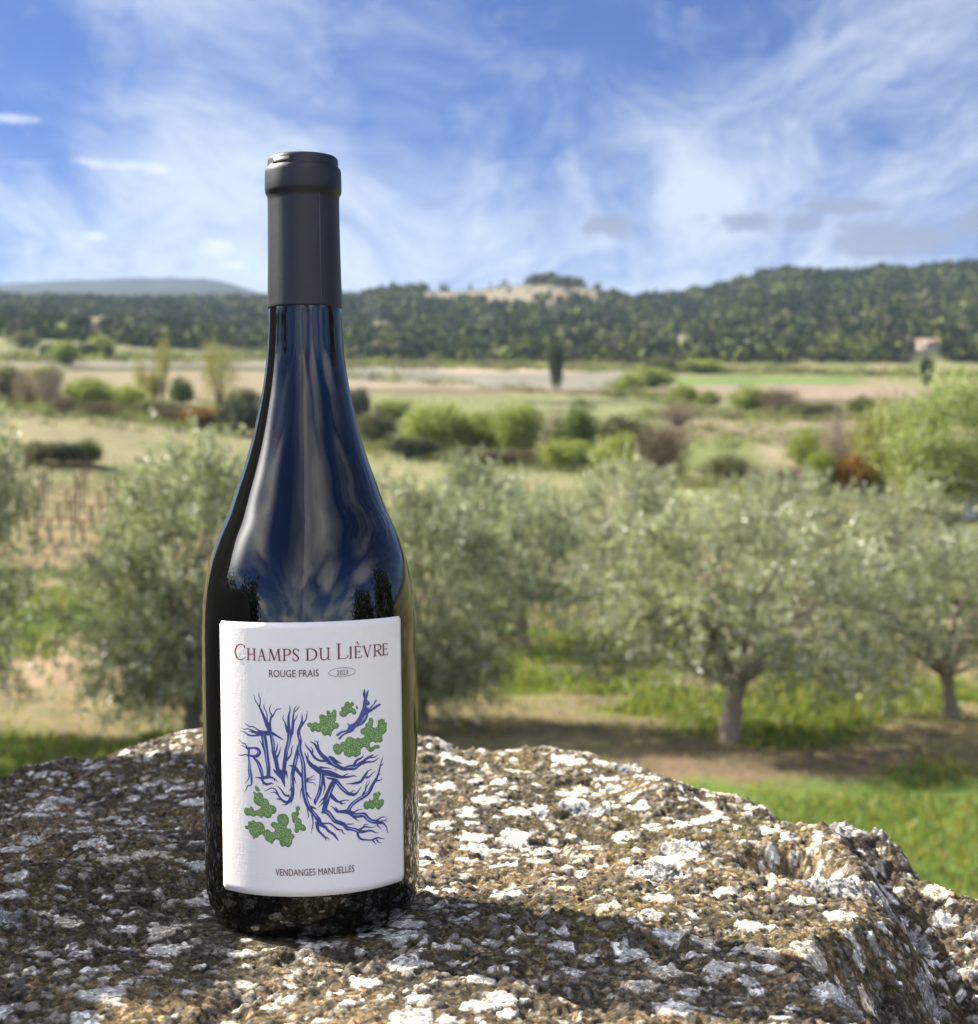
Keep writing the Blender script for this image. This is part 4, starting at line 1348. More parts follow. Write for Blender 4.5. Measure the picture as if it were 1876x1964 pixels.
z1 = E(730, 478)[1]
sans('ROUGE FRAIS', Uc(458, 470), Uc(1006, 470), z1, E(730, 401)[1] - z1, 'subtitle_lettering', M_dark)
z2 = E(1265, 454)[1]
sans('2023', Uc(1204, 450), Uc(1331, 450), z2, E(1265, 402)[1] - z2, 'year_lettering', M_oval)
ov = Art(); cu_, cz = Uc(1265, 425), E(1265, 425)[1]; ru = (Uc(1412, 425) - Uc(1118, 425)) / 2; rz = (E(1265, 377)[1] - E(1265, 474)[1]) / 2
ov.ribbon([(cu_ + ru * math.cos(a), cz + rz * math.sin(a), 0.00016) for a in np.linspace(0, 2 * math.pi, 49)])
ov.done('year_oval', M_oval)
G = lambda x, y: to_label(480 + x / 3.1267, 2000 + y / 3.1267)
z3 = G(800, 224)[1]
sans('VENDANGES MANUELLES', G(541, 215)[0] * BR, G(1119, 205)[0] * BR, z3, 0.00248, 'harvest_lettering', M_dark)
# ------------------------------------------------------------------ trees and shrubs
def leaf_cards(C, size, aspect, rng, up=0.0, spread=1.0, outward=None, shade=(0.7, 1.35), tint=None):
    """leaves at points C: long narrow quads (pointed at both ends), each turned its own way"""
    nn = len(C)
    a = rng.normal(size=(nn, 3)); a[:, 2] += up * 1.6
    if outward is not None: a += outward * 1.2
    a /= np.linalg.norm(a, axis=1)[:, None]
    b = np.cross(a, rng.normal(size=(nn, 3))); b /= np.linalg.norm(b, axis=1)[:, None]
    L = size * rng.uniform(.7, 1.3, nn)[:, None]; W = L * aspect
    V = np.stack([C - a * L / 2, C + b * W / 2, C + a * L / 2, C - b * W / 2], 1).reshape(-1, 3)
    Fc = np.arange(nn * 4).reshape(-1, 4)
    k = rng.uniform(shade[0], shade[1], nn)[:, None] * np.ones(3)
    if tint is not None: k = k * tint
    return V, Fc, np.repeat(k, 4, axis=0)


def crown_points(rng, n_clump, per, rad, centre, clump_r, hollow=.35, lumps=5, droop=0.0, flat=1.0, jitter=.16):
    """leaf positions: twigs grouped in clumps spread over an uneven crown with gaps"""
    d = rng.normal(size=(n_clump, 3)); d /= np.linalg.norm(d, axis=1)[:, None]
    lob = rng.normal(size=(lumps, 3)); lob /= np.linalg.norm(lob, axis=1)[:, None]
    reach = .72 + .38 * np.clip((d @ lob.T).max(1), 0, 1) ** 2 + rng.normal(size=n_clump) * .05
    r = reach * (hollow + (1 - hollow) * rng.random(n_clump) ** .6)
    K = d * r[:, None] * np.array(rad)
    K[:, 2] -= droop * (np.hypot(K[:, 0] / rad[0], K[:, 1] / rad[1]) ** 2) * rad[2] * .5
    s = clump_r * rng.uniform(.6, 1.4, n_clump)
    tone = rng.uniform(.78, 1.22, n_clump)
    Pn = rng.normal(size=(n_clump, per, 3)) * s[:, None, None] * np.array([.6, .6, .6 * flat])
    P = (K[:, None, :] + Pn).reshape(-1, 3) + np.array(centre)
    o = P - np.array(centre); o /= np.linalg.norm(o, axis=1)[:, None] + 1e-6
    return P, o, np.repeat(tone, per)[:, None], K + np.array(centre)


def limbs(rng, fork, targets, r0, count, base_z=0.0, crook=.12, trunk_r=None, k=7):
    """trunk up to a fork, then limbs curving to points in the crown"""
    parts = []
    f = np.array(fork, float)
    tr = trunk_r or r0
    tp = [np.array([0, 0, base_z - .15])]
    for i in range(1, 7):
        u = i / 6
        tp.append(f * u + np.array([rng.normal() * crook * .12, rng.normal() * crook * .12, 0]) * (u < 1))
    rr = [tr * (1.55, 1.28, 1.05, 1.0, .97, 1.0, 1.12)[i] for i in range(7)]
    parts.append(tube(tp, rr, 12, .12, rng))
    idx = rng.choice(len(targets), min(count, len(targets)), replace=False)
    for i in idx:
        t = targets[i]; m1 = f + (t - f) * .35 + rng.normal(size=3) * crook; m1[2] += .12 * np.linalg.norm(t - f) * .6
        m2 = f + (t - f) * .7 + rng.normal(size=3) * crook
        q = catmull_pts([f - np.array([0, 0, .06]), m1, m2, t], 4)
        parts.append(tube(q, np.linspace(r0 * rng.uniform(.42, .62), .006, len(q)), k, 0, rng))
    return join(parts)


def catmull_pts(P, n):
    P = np.asarray(P, float); Q = np.vstack([2 * P[0] - P[1], P, 2 * P[-1] - P[-2]]); o = []
    for i in range(1, len(Q) - 2):
        p0, p1, p2, p3 = Q[i - 1], Q[i], Q[i + 1], Q[i + 2]
        for s in range(n):
            t = s / n
            o.append(.5 * (2 * p1 + (p2 - p0) * t + (2 * p0 - 5 * p1 + 4 * p2 - p3) * t * t + (3 * p1 - p0 - 3 * p2 + p3) * t ** 3))
    o.append(Q[-2]); return np.array(o)


M_olive = mat_leaf('olive_leaves', (.160, .178, .084), (.37, .385, .30), .32, .38, .65)
M_bark = mat_simple('olive_bark', (.235, .195, .150), .9, .2, (30, .7, .02), 12)
M_lime = mat_leaf('young_green_leaves', (.215, .245, .066), None, .38, .55, .3)
M_mid = mat_leaf('mid_green_leaves', (.095, .125, .035), None, .30, .55, .3)
M_dull = mat_leaf('dull_olive_leaves', (.125, .125, .062), None, .25, .6, .25)
M_yel = mat_leaf('yellow_green_leaves', (.235, .215, .065), None, .35, .55, .3)
M_dkg = mat_leaf('dark_evergreen_leaves', (.044, .058, .028), None, .15, .6, .3)
M_brn = mat_leaf('brown_twigs', (.155, .115, .080), None, .10, .8, .15)
M_pal = mat_leaf('pale_bare_twigs', (.255, .205, .155), None, .10, .8, .15)
M_rus = mat_leaf('rust_orange_leaves', (.255, .125, .035), None, .25, .6, .25)
M_pop = mat_leaf('silvery_poplar_leaves', (.235, .280, .095), (.30, .33, .17), .38, .5, .4)
M_wht = mat_simple('pale_poplar_bark', (.52, .50, .45), .8, .25, (20, .5, .02), 6)
M_twig = mat_simple('grey_brown_bark', (.16, .125, .095), .9, .2, (25, .6, .02), 8)


def olive_mesh(seed, rx, rz, cz, fork, off=(0, 0), n_spray=1500, per=24, low=()):
    """crown of leafy sprays, each a twig lined with narrow leaves"""
    rng = np.random.default_rng(seed)
    K, o, tone, _ = crown_points(rng, n_spray // 12, 12, (rx, rx * .95, rz), (off[0], off[1], cz), .27, .42, 8, .55)
    if len(low):
        ex = []
        for (lx, ly, lz, lr, cnt) in low:
            ex.append(np.array([lx, ly, lz]) + rng.normal(size=(cnt // 24, 3)) * lr * np.array([.5, .5, .45]))
        ex = np.concatenate(ex); K = np.concatenate([K, ex]); o = np.concatenate([o, np.tile([0, 0, .5], (len(ex), 1))])
    nk = len(K)
    s = o * .8 + np.array([0, 0, .55]) + rng.normal(size=(nk, 3)) * .55; s /= np.linalg.norm(s, axis=1)[:, None]
    ln = rng.uniform(.18, .46, nk)
    t = rng.random((nk, per))
    P = K[:, None] + s[:, None] * (t * ln[:, None])[..., None] + rng.normal(size=(nk, per, 3)) * .028
    P[..., 2] -= (t * t * ln[:, None] * .25)
    ax = s[:, None] + rng.normal(size=(nk, per, 3)) * .65
    P = P.reshape(-1, 3); ax = ax.reshape(-1, 3); ax /= np.linalg.norm(ax, axis=1)[:, None]
    bb = np.cross(ax, rng.normal(size=ax.shape)); bb /= np.linalg.norm(bb, axis=1)[:, None]
    L = .085 * rng.uniform(.7, 1.3, len(P))[:, None]; W = L * .23
    V = np.stack([P - ax * L / 2, P + bb * W / 2, P + ax * L / 2, P - bb * W / 2], 1).reshape(-1, 3)
    tc_ = np.ones(nk); tc_[:len(tone)] = tone[:, 0]
    tn = np.repeat(rng.uniform(.6, 1.4, nk) * tc_, per) * rng.uniform(.75, 1.3, len(P))
    crown = make_mesh('olive_crown', V, np.arange(len(V)).reshape(-1, 4), M_olive, np.repeat(tn, 4)[:, None] * np.array([1.0, 1.0, 1.0]))
    tg = K[K[:, 2] > fork[2] + .2]
    tv, tf = limbs(rng, fork, tg, .085, 22, 0, .10, .105)
    return make_mesh('olive_trunk', tv, tf, M_bark, smooth=True), crown


OL = [olive_mesh(101, 1.88, 1.08, 1.92, (.10, 0, .72), (.08, 0), 1500, 24, [(1.5, -.2, .85, .55, 2200), (-1.3, .1, 1.0, .45, 1300), (1.0, .3, .7, .45, 1200)]),
      olive_mesh(102, 1.60, 1.25, 1.92, (-.06, .05, .85), (0, 0), 1300, 24, [(1.1, 0, .9, .4, 700), (-1.1, -.2, .9, .4, 700)]),
      olive_mesh(103, 1.45, 1.62, 1.90, (.03, 0, .60), (.0, 0), 2300, 24, [(.5, -.7, .80, .5, 2200), (-.7, -.6, .75, .5, 2000), (.2, -.9, .60, .4, 1200), (-.1, .5, .8, .6, 1500), (1.0, 0, .8, .5, 1400), (-1.1, 0, .8, .5, 1400)])]


def olive(kind, px, py, d, label, sx=1, sz=1, turn=0):
    """an olive tree standing at column px and depth d"""
    x = (px - 938) / 2900 * d
    t = thing('olive_tree', label, 'olive tree', (x, d, float(z_ground(x, d))), (0, 0, turn), 'olive trees of the grove', (sx, sx, sz))
    tm, cm = OL[kind]
    link('trunk', tm, t); link('crown', cm, t)
    return t


olive(0, 1398, 0, 17.5, 'full olive tree with a straight bare trunk standing alone right of the bottle', 1.0, .90)
olive(1, 1004, 0, 27.0, 'olive tree with a leaning pale trunk, second back behind the boulder', .96, .98, .5)
olive(2, 808, 0, 18.6, 'silvery olive tree half hidden behind the bottle with foliage down to the grass', .76, .88, .3)
olive(2, 372, 0, 17.6, 'big silvery olive tree left of the bottle with branches hanging to the ground', .94, 1.0, 2.2)
olive(1, -118, 0, 17.0, 'dark olive tree cut off by the left edge of the photo', .82, 1.36, 1.1)
olive(0, 1826, 0, 19.0, 'olive tree with a curved pale trunk cut off by the right edge', .74, .76, 2.9)
olive(1, 1190, 0, 36, 'distant olive tree whose top shows between the two nearer crowns', 1.05, 1.06, 3.9)
olive(0, 1500, 0, 37, 'distant olive crown rising just behind the lone tree', 1.0, .94, 4.4)
olive(1, 1745, 0, 35, 'distant olive crown in the gap before the right edge tree', 1.05, .88, 5.2)
olive(2, 905, 0, 37, 'distant olive crown just right of the bottle shoulder', 1.0, .96, .9)


# generic shrubs: unit meshes 1 m wide and 1 m tall, scaled where they stand
def bush_mesh(seed, mat, n_clump, per, leaf, aspect, up, hollow, lumps, flat=1.0, cr=.12, top_heavy=0.0, twigs=9, bark=None, rxy=.44, rz=.47, cz=.50, trunk_r=.02):
    rng = np.random.default_rng(seed)
    P, o, tone, K = crown_points(rng, n_clump, per, (rxy, rxy, rz), (0, 0, cz), cr, hollow, lumps, 0, flat)
    if top_heavy:
        keep = rng.random(len(P)) < np.clip(.25 + top_heavy * P[:, 2], 0, 1)
        P, o, tone = P[keep], o[keep], tone[keep]
    P[:, 2] = np.abs(P[:, 2])
    V, Fc, c = leaf_cards(P, leaf, aspect, rng, up, 1, o * .4, (.65, 1.4), tone * np.ones(3))
    crown = make_mesh(mat.name + '_crown', V, Fc, mat, c)
    stems = []
    for i in range(twigs):
        t = K[rng.integers(len(K))]
        q = catmull_pts([np.array([rng.normal() * .03, rng.normal() * .03, -.06]), t * np.array([.35, .35, .4]) + rng.normal(size=3) * .02, t], 3)
        stems.append(tube(q, np.linspace(trunk_r, .004, len(q)), 5, 0, rng))
    tv, tf = join(stems)
    return make_mesh(mat.name + '_stems', tv, tf, bark or M_twig, smooth=True), crown


KIND = {
    'lime': bush_mesh(1, M_lime, 150, 46, .055, .5, .4, .25, 7),
    'lime2': bush_mesh(2, M_lime, 120, 46, .06, .5, .9, .15, 9, 1.3, .13),
    'mid': bush_mesh(3, M_mid, 150, 44, .055, .5, .3, .25, 6),
    'dull': bush_mesh(4, M_dull, 140, 44, .055, .4, .5, .25, 7),
    'dark': bush_mesh(5, M_dkg, 150, 46, .055, .5, .3, .3, 5),
    'brown': bush_mesh(6, M_brn, 120, 40, .09, .10, 1.2, .2, 6, 1.2, .12, 0, 22),
    'pale': bush_mesh(7, M_pal, 90, 34, .10, .08, 1.6, .2, 6, 1.4, .13, 0, 26),
    'rust': bush_mesh(8, M_rus, 130, 40, .06, .45, .3, .25, 6),
    'yellow': bush_mesh(9, M_yel, 120, 40, .045, .4, 1.0, .15, 9, 1.6, .10, .5, 14, trunk_r=.025),
    'willow': bush_mesh(10, M_yel, 260, 50, .040, .28, 1.3, .15, 9, 1.6, .09, 0, 20),
    'column': bush_mesh(11, M_dkg, 260, 48, .040, .4, 2.2, .3, 3, 1.5, .06, 0, 4, rxy=.45, rz=.52, cz=.5),
}


def shrub(kind, px, py, w, h, label, name, cat, group=None, turn=None, wf=1.0, hf=1.0):
    x, d, z = place(px, py)
    k = d / 2900.0
    sx, sz = w * k / .92 * wf, h * k / .98 * hf
    t = thing(name, label, cat, (x, d, z), (0, 0, turn if turn is not None else (px * 7 % 6.28)), group, (sx, sx, sz))
    sm, cm = KIND[kind]
    link('stem', sm, t); link('crown', cm, t)
    return t


GB = 'bushes along the far field edge'
for k, px, py, w, h, lab in [
    ('lime', 122, 700, 39, 42, 'bright green round bush at the far left field edge'),
    ('lime', 191, 686, 39, 38, 'bright green tree beside the dark bush, below the tan clearing'),
    ('dull', 47, 668, 44, 30, 'dull olive bush at the left edge under the wood'),
    ('dark', 91, 690, 24, 26, 'small dark bush just left of the bright green round one'),
    ('dark', 163, 687, 36, 24, 'low dark bush between the two bright green ones at the wood edge'),
    ('dark', 205, 690, 18, 24, 'narrow dark bush touching the bright green tree on its right'),
    ('dull', 15, 772, 64, 66, 'green grey bush at the left edge of the bush row'),
    ('pale', 60, 781, 46, 64, 'bare pinkish shrub at the left of the bush row'),
    ('pale', 92, 784, 46, 82, 'tall bare pinkish shrub topped with green beside the lime bush'),
    ('lime', 88, 733, 40, 26, 'small lime bush above the tall bare shrub'),
    ('lime', 166, 784, 66, 54, 'wide lime green bush in the left bush row'),
    ('lime2', 236, 786, 74, 40, 'low lime bush left of the tall yellow poplars'),
    ('brown', 124, 796, 44, 34, 'dark brown bramble below the wide lime bush'),
    ('brown', 195, 799, 64, 28, 'flat grey brown bramble strip below the low lime bush'),
    ('brown', 318, 812, 60, 28, 'dark brown bramble mound below the yellow poplars'),
    ('rust', 386, 822, 66, 34, 'reddish brown bramble mound left of the bottle neck'),
    ('dull', 300, 800, 120, 28, 'grassy grey green bank shrub above the brown mounds'),
    ('dark', 464, 836, 66, 58, 'dark olive bush hard against the left of the bottle'),
    ('dull', 470, 792, 64, 42, 'pale olive bush above the dark one beside the bottle'),
    ('mid', 346, 776, 36, 44, 'mid green bush between the yellow poplars and the spreading willow'),
    ('dull', 70, 890, 60, 40, 'dull hedge clump behind the vines at the left'),
    ('dark', 120, 892, 60, 38, 'dark hedge clump next along, nearer the big olive'),
    ('mid', 168, 892, 50, 40, 'green hedge clump touching the big silvery olive'),
    ('dark', 683, 812, 40, 58, 'dark upright bush hard against the right of the bottle'),
    ('dull', 720, 853, 76, 58, 'olive brown bush low beside the bottle shoulder'),
    ('lime2', 752, 812, 48, 40, 'lime bush standing above the olive brown bush'),
    ('lime2', 832, 868, 92, 80, 'big lime bush above the hidden olive crown right of the bottle'),
    ('dark', 792, 881, 68, 36, 'low dark thicket in front of the big lime bush'),
    ('lime', 925, 868, 82, 68, 'broad lime bush in the middle of the bush row'),
    ('lime2', 994, 874, 66, 84, 'tall lime bush left of the tan shrub'),
    ('brown', 958, 891, 120, 26, 'long brown bramble strip under the middle lime bushes'),
    ('dull', 880, 888, 60, 30, 'grey green scrub between lime bushes'),
    ('lime', 1015, 812, 38, 30, 'small lime bush standing back on the field'),
    ('pale', 1060, 870, 56, 76, 'bare tan shrub between the tall lime bush and the green tree'),
    ('mid', 1110, 892, 62, 100, 'tall mid green tree, highest in the bush row'),
    ('lime', 1092, 900, 80, 50, 'low lime bush in front of the tall mid green tree'),
    ('lime', 1202, 913, 94, 72, 'large lime bush near the right end of the row'),
    ('dull', 1188, 862, 76, 60, 'pale olive scrub behind the large lime bush'),
    ('brown', 1268, 920, 80, 100, 'tall dark brown thicket at the right end of the row'),
    ('lime', 1442, 790, 58, 44, 'round lime tree on the field before the brown thicket'),
    ('brown', 1495, 796, 58, 48, 'dark brown thicket right of the round lime tree'),
    ('lime', 1312, 778, 42, 36, 'lime bush at the end of the grey field, under the wood'),
    ('lime', 1359, 780, 32, 28, 'small lime bush between the field end bush and the round tree'),
    ('lime', 1250, 744, 64, 34, 'pale green bush on the field right of the cypress'),
    ('lime', 1210, 752, 40, 30, 'low lime bush nearest to the cypress'),
    ('lime', 1345, 716, 60, 24, 'yellow green bush by the wood edge above the green strip'),
    ('dull', 1270, 716, 50, 30, 'grey olive bush by the wood edge right of the pale track'),
    ('pale', 1300, 818, 66, 42, 'pale straw coloured shrub in the stubble'),
    ('dull', 1535, 802, 56, 28, 'olive scrub, left of three along the brown strip'),
    ('dull', 1585, 803, 56, 28, 'olive scrub, middle of three along the brown strip'),
    ('mid', 1652, 800, 40, 34, 'green scrub, right of three along the brown strip'),
    ('lime', 1556, 897, 62, 66, 'lime bush left of the pale bare thicket'),
    ('lime2', 1578, 952, 46, 78, 'narrow lime shrub below the other beside the bare thicket'),
    ('pale', 1610, 914, 56, 110, 'tall pale bare thicket next to the yellow willow'),
    ('brown', 1616, 920, 50, 60, 'dull brown thicket at the foot of the pale bare one'),
    ('dull', 1399, 930, 80, 54, 'olive shrub on the grass bank above the lone olive'),
    ('pale', 1470, 932, 66, 36, 'low pale shrub on the bank right of the olive shrub'),
    ('brown', 1520, 940, 58, 42, 'dark purplish brown shrub on the bank'),
    ('rust', 1642, 954, 58, 70, 'rust orange shrub at the foot of the yellow willow'),
    ('dark', 1682, 952, 44, 62, 'dark shrub between the rust shrub and the willow'),
    ('dark', 727, 694, 20, 26, 'single dark round tree at the field edge right of the bottle neck'),
]:
    nm = {'lime': 'green_bush', 'lime2': 'green_bush', 'mid': 'green_bush', 'dull': 'olive_bush', 'dark': 'dark_bush', 'brown': 'bramble_bush', 'pale': 'bare_shrub', 'rust': 'rusty_bush'}[k]
    shrub(k, px, py, w, h, lab, nm, 'shrub' if k in ('pale', 'brown', 'rust') else 'bush', GB, None, 1.5, 1.15)
GW = 'yellow green willows and poplars'
for k, px, py, w, h, lab in [
    ('yellow', 312, 768, 34, 120, 'tallest slender yellow poplar in the left bush row'),
    ('yellow', 268, 772, 30, 84, 'shorter slender yellow poplar left of the tallest one'),
    ('willow', 293, 768, 46, 56, 'yellow bush between the two slender poplars'),
    ('yellow', 420, 792, 78, 138, 'spreading yellow green willow just left of the bottle neck'),
    ('willow', 1697, 955, 130, 180, 'tall yellow green willow left of the silvery poplar'),
    ('willow', 1768, 985, 150, 120, 'low yellow green willow in front of the silvery poplar'),
]:
    shrub(k, px, py, w, h, lab, 'willow_tree', 'tree', GW)
for px, py, w, h, lab in [(1067, 751, 36, 104, 'dark narrow cypress standing alone in the middle of the fields'), (1777, 744, 34, 62, 'small dark cypress below the pale house at the right')]:
    shrub('column', px, py, w, h, lab, 'cypress_tree', 'cypress')

# rough scrub and tall weeds that tie the hedgerows together
rng = np.random.default_rng(303)
lines = [((-60, 772), (640, 832), 26, 520), ((640, 850), (1310, 916), 22, 620), ((1180, 742), (1340, 788), 10, 120), ((1230, 800), (1700, 806), 7, 170), ((-60, 690), (640, 690), 8, 220), ((640, 722), (1250, 768), 6, 60),
         ((640, 701), (1900, 724), 5, 420), ((1290, 930), (1700, 948), 14, 160), ((1290, 830), (1640, 850), 40, 130)]
pts = []
for (a0, b0), (a1, b1), sp, cnt in lines:
    for _ in range(cnt):
        u = rng.random(); px = a0 + (a1 - a0) * u; py = b0 + (b1 - b0) * u + rng.normal() * sp * .5
        x, d, z = place(px, py); pts.append((x, d, z))
pts = np.array(pts); npt = len(pts)
sz = pts[:, 1] / 2900 * rng.uniform(10, 26, npt)
kind = rng.random(npt)
base = np.where((kind < .42)[:, None], np.array([.19, .225, .060]), np.where((kind < .72)[:, None], np.array([.125, .130, .060]), np.where((kind < .88)[:, None], np.array([.15, .115, .075]), np.array([.06, .07, .035]))))
per = 46
off = rng.normal(size=(npt, per, 3)) * np.array([.55, .55, .34]); off[..., 2] = np.abs(off[..., 2])
P = pts[:, None] + off * sz[:, None, None]
V, Fc, c = leaf_cards(P.reshape(-1, 3), 1.0, .5, rng, .5)
# card size follows the clump
ctr = np.repeat(P.reshape(-1, 3), 4, axis=0); V = ctr + (V - ctr) * np.repeat(np.repeat(sz * .26, per), 4)[:, None]
M_scrub = mat_leaf('scrub_leaves', (1.0, 1.0, 1.0), None, .3, .7, .2)
sc_ = link('undergrowth', make_mesh('undergrowth', V, Fc, M_scrub, c * np.repeat(np.repeat(base, per, axis=0), 4, axis=0)))
tag(sc_, 'tangled scrub and weeds along the hedgerows and field banks', 'undergrowth', kind='stuff')

# the big silvery poplar on the right, with pale limbs showing through
rng = np.random.default_rng(77)
P, o, tone, K = crown_points(rng, 420, 56, (1.0, 1.0, 1.18), (0, 0, 1.32), .17, .35, 8, .1)
V, Fc, c = leaf_cards(P, .060, .5, rng, .2, 1, o * .4, (.65, 1.4), tone * np.ones(3))
pc = make_mesh('poplar_crown', V, Fc, M_pop, c)
tv, tf = limbs(rng, (.05, -.1, .55), K, .065, 16, 0, .1, .07)
x, d, z = place(1858, 992)
pt = thing('poplar_tree', 'large pale green poplar with white limbs at the right edge', 'tree', (x, d, z), (0, 0, .4), None, (d / 2900 * 158,) * 2 + (d / 2900 * 116,))
link('trunk', make_mesh('poplar_trunk', tv, tf, M_wht, smooth=True), pt); link('crown', pc, pt)

# dark evergreens behind the photographer; they are seen mirrored in the glass
for px_, py_, w_, h_, lab in [(-5.2, -2.0, 3.4, 2.9, 'broad dark evergreen left of the camera'), (-6.6, .4, 3.6, 2.8, 'bushy dark evergreen left of the camera beyond the block'),
                              (5.6, -1.9, 3.2, 2.6, 'broad dark evergreen right of the camera'), (6.2, 1.2, 3.4, 3.2, 'tall dark evergreen right of the camera above the terrace')]:
    t = thing('evergreen_tree', lab, 'tree', (px_, py_, -1.32), (0, 0, px_), 'evergreens behind the camera', (w_, w_, h_))
    sm, cm = KIND['dark']; link('stem', sm, t); link('crown', cm, t)


# ------------------------------------------------------------------ bare vines in rows at the left
def vine_meshes(seed):
    rng = np.random.default_rng(seed)
    st = tube(catmull_pts([(0, 0, -.1), (.03, .01, .2), (-.02, 0, .42), (.02, 0, .62)], 3), np.linspace(.04, .024, 10), 7, .3, rng)
    arms = []
    for s in (-1, 1):
        arms.append(tube(catmull_pts([(0, 0, .58), (s * .2, 0, .68), (s * .55, 0, .70)], 3), np.linspace(.026, .014, 7), 6, .2, rng))
        for q in (.12, .26, .4, .52):
            arms.append(tube(catmull_pts([(s * q, 0, .66), (s * (q + rng.normal() * .04), rng.normal() * .04, .95), (s * (q + rng.normal() * .09), rng.normal() * .08, 1.25 + rng.random() * .2)], 3), np.linspace(.011, .005, 7), 5, 0, rng))
    av, af = join(arms)
    return make_mesh('vine_stock', *st, M_vinew, smooth=True), make_mesh('vine_canes', av, af, M_cane, smooth=True)


M_vinew = mat_simple('vine_wood', (.075, .052, .038), .95, .15, (40, .8, .01), 20)
M_cane = mat_simple('vine_canes', (.17, .095, .055), .8, .2)
M_post = mat_simple('weathered_post', (.11, .085, .065), .9, .2, (30, .6, .01), 14)
VM = [vine_meshes(5), vine_meshes(6)]
bpost = tube([(0, 0, -.2), (0, 0, .6), (0, 0, 1.38)], [.032, .031, .03], 8)
cap_v = len(bpost[0]); PV = np.vstack([bpost[0], [[0, 0, 1.39]]]); PF = [tuple(f) for f in bpost[1]] + [(16 + i, 16 + (i + 1) % 8, 24) for i in range(8)]
post_me = make_mesh('post', PV, PF, M_post)
rowname = ['front', 'second', 'third', 'back']
for r, dd in enumerate((40.5, 43.5, 47, 51)):
    for q in range(5):
        px = -28 + q * 62 + r * 17
        x = (px - 938) / 2900 * dd; z = float(z_ground(x, dd))
        t = thing('grape_vine', f'leafless trained vine in the {rowname[r]} row of the vineyard, {["first", "second", "third", "fourth", "fifth"][q]} from the left', 'vine', (x, dd, z), (0, 0, RNG.normal() * .1), 'bare vines in the vineyard rows')
        a, b = VM[(q + r) % 2]
        link('stock', a, t); link('cane', b, t)
    for q, px in enumerate((70, 140)):
        px += r * 9
        x = (px - 938) / 2900 * dd
        o = link('trellis_post', post_me); o.location = (x, dd, float(z_ground(x, dd)))
        tag(o, f'{["left", "right"][q]} hand weathered wooden post in the {rowname[r]} vine row', 'post', 'trellis posts of the vineyard')

# ------------------------------------------------------------------ pale house under the wood at the right
x, d, z = place(1780, 672)
k = d / 2900
hs = thing('house', 'small pale house with a tiled roof among trees on the right hillside', 'house', (x, d, z), (0, 0, R(-14)))
w_, dp, ht = 44 * k, 30 * k, 16 * k
M_wall = mat_simple('pale_render', (.50, .40, .31), .9, .2, None, .8); M_roof = mat_simple('clay_tiles', (.30, .20, .14), .9, .2, None, 2.0); M_shut = mat_simple('dark_window', (.05, .05, .055), .3, .5)
def box(x0, x1, y0, y1, z0, z1):
    V = np.array([(a, b, c_) for a in (x0, x1) for b in (y0, y1) for c_ in (z0, z1)])
    return V, np.array([(0, 1, 3, 2), (4, 6, 7, 5), (0, 4, 5, 1), (2, 3, 7, 6), (0, 2, 6, 4), (1, 5, 7, 3)])
wl_ = link('wall', make_mesh('wall', *box(-w_ / 2, w_ / 2, -dp / 2, dp / 2, -2, ht), M_wall), hs)
rv = np.array([(-w_ / 2 - .4, -dp / 2 - .4, ht + .01), (w_ / 2 + .4, -dp / 2 - .4, ht + .01), (w_ / 2 + .4, dp / 2 + .4, ht + .01), (-w_ / 2 - .4, dp / 2 + .4, ht + .01), (-w_ / 2 - .4, 0, ht + 6 * k), (w_ / 2 + .4, 0, ht + 6 * k)])
link('roof', make_mesh('roof', rv, [(0, 1, 5, 4), (2, 3, 4, 5), (0, 4, 3), (1, 2, 5), (3, 2, 1, 0)], M_roof), hs)
for q in (-.28, .02, .3):
    link('window', make_mesh('window', *box(w_ * q - .5, w_ * q + .5, -dp / 2 - .05, -dp / 2 + .02, ht * .35, ht * .72), M_shut), hs)

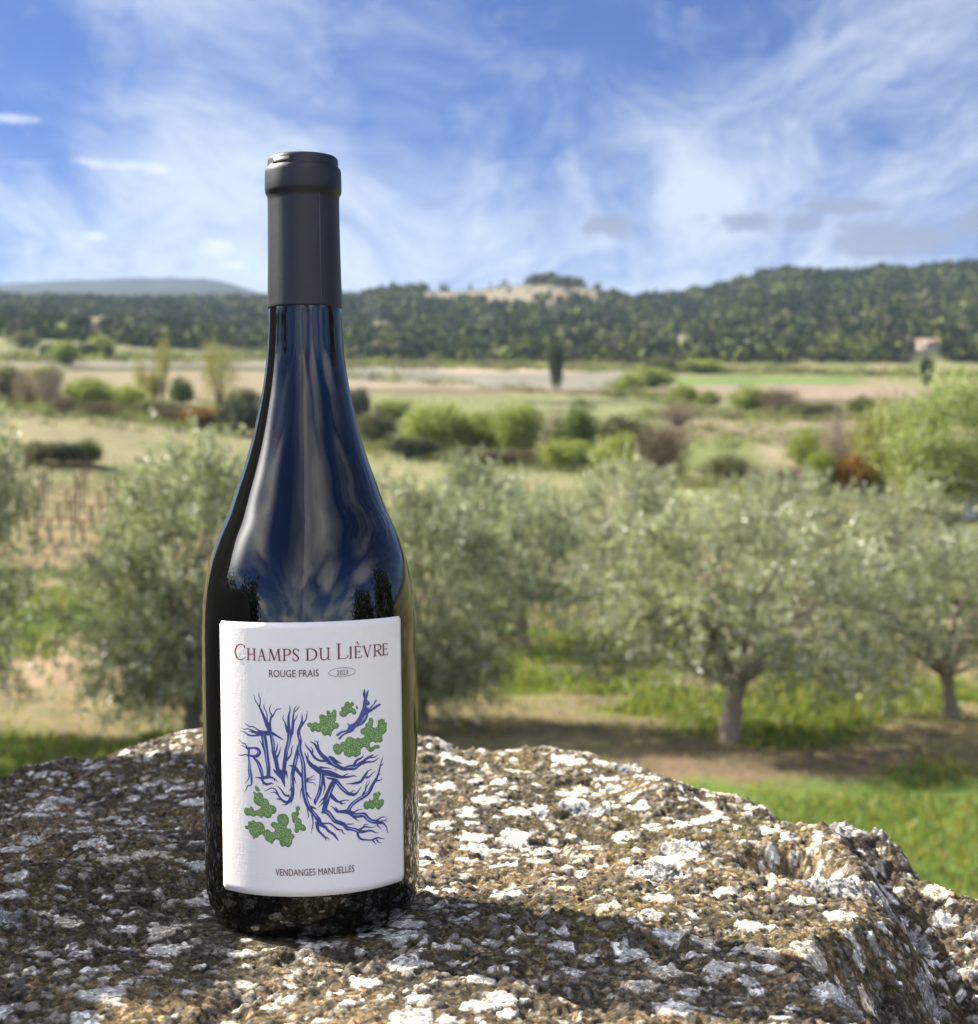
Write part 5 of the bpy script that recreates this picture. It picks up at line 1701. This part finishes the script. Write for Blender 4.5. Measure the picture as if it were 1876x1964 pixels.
# ------------------------------------------------------------------ grass in the grove
ng = 215000
gd = np.exp(RNG.uniform(math.log(7.0), math.log(34), ng)); gp = RNG.uniform(-420, 2300, ng)
gx_ = (gp - 938) / 2900 * gd
n2 = fbm(gx_ * .25, gd * .25, 3, 31); n1 = fbm(gx_ * .9, gd * .9, 4, 21)
gpy = 930 - e_of(gp, gd)
bright = sst(n2 + .35 * (n1 - .5), .50, .62)
bright = np.maximum(bright, sst(gpy, 1505, 1560) * sst(gp, 1250, 1500) * .8)
keep = RNG.random(ng) < .16 + .84 * bright
gx_, gd, bright, gp = gx_[keep], gd[keep], bright[keep], gp[keep]
nn = len(gx_)
gz = z_ground(gx_, gd)
hh = RNG.uniform(.03, .085, nn) * (.7 + .5 * bright) * np.clip(gd / 14, .8, 1.6); ww = hh * RNG.uniform(.09, .20, nn)
aa = RNG.uniform(0, 6.283, nn); lean = RNG.normal(size=(nn, 2)) * hh[:, None] * .4
bx_, by_ = np.cos(aa) * ww, np.sin(aa) * ww
V = np.stack([np.stack([gx_ - bx_, gd - by_, gz - .01], 1), np.stack([gx_ + bx_, gd + by_, gz - .01], 1), np.stack([gx_ + bx_ * .7 + lean[:, 0] * .5, gd + by_ * .7 + lean[:, 1] * .5, gz + hh * .6], 1), np.stack([gx_ + lean[:, 0], gd + lean[:, 1], gz + hh], 1)], 1).reshape(-1, 3)
gc = np.where((RNG.random(nn) < .22 + .55 * (1 - bright))[:, None], np.array([1.9, 1.25, 1.6]), np.array([1.0, 1.0, 1.0])) * RNG.uniform(.7, 1.35, nn)[:, None]
M_grass = mat_leaf('grass_blades', (.135, .180, .040), None, .35, .5, .3)
gr = link('grass', make_mesh('grass', V, np.arange(nn * 4).reshape(-1, 4), M_grass, np.repeat(gc, 4, axis=0)))
tag(gr, 'short bright grass growing under the olive trees', 'grass', kind='stuff')
# ------------------------------------------------------------------ air
m, n = mat_new('pale_air')
out = n.new('ShaderNodeOutputMaterial')
vol = n.new('ShaderNodeVolumePrincipled')
vol.inputs['Color'].default_value = (.60, .78, 1.0, 1)
vol.inputs['Density'].default_value = 0.00010
vol.inputs['Anisotropy'].default_value = 0.15
n.link(vol.outputs[0], out.inputs['Volume'])
V, Fc = box(-2950, 2950, -2950, 2950, -60, 318)
hz = link('haze', make_mesh('haze', V, Fc, m))
tag(hz, 'thin blue air haze over the valley', 'haze', kind='stuff')
bpy.context.view_layer.update()
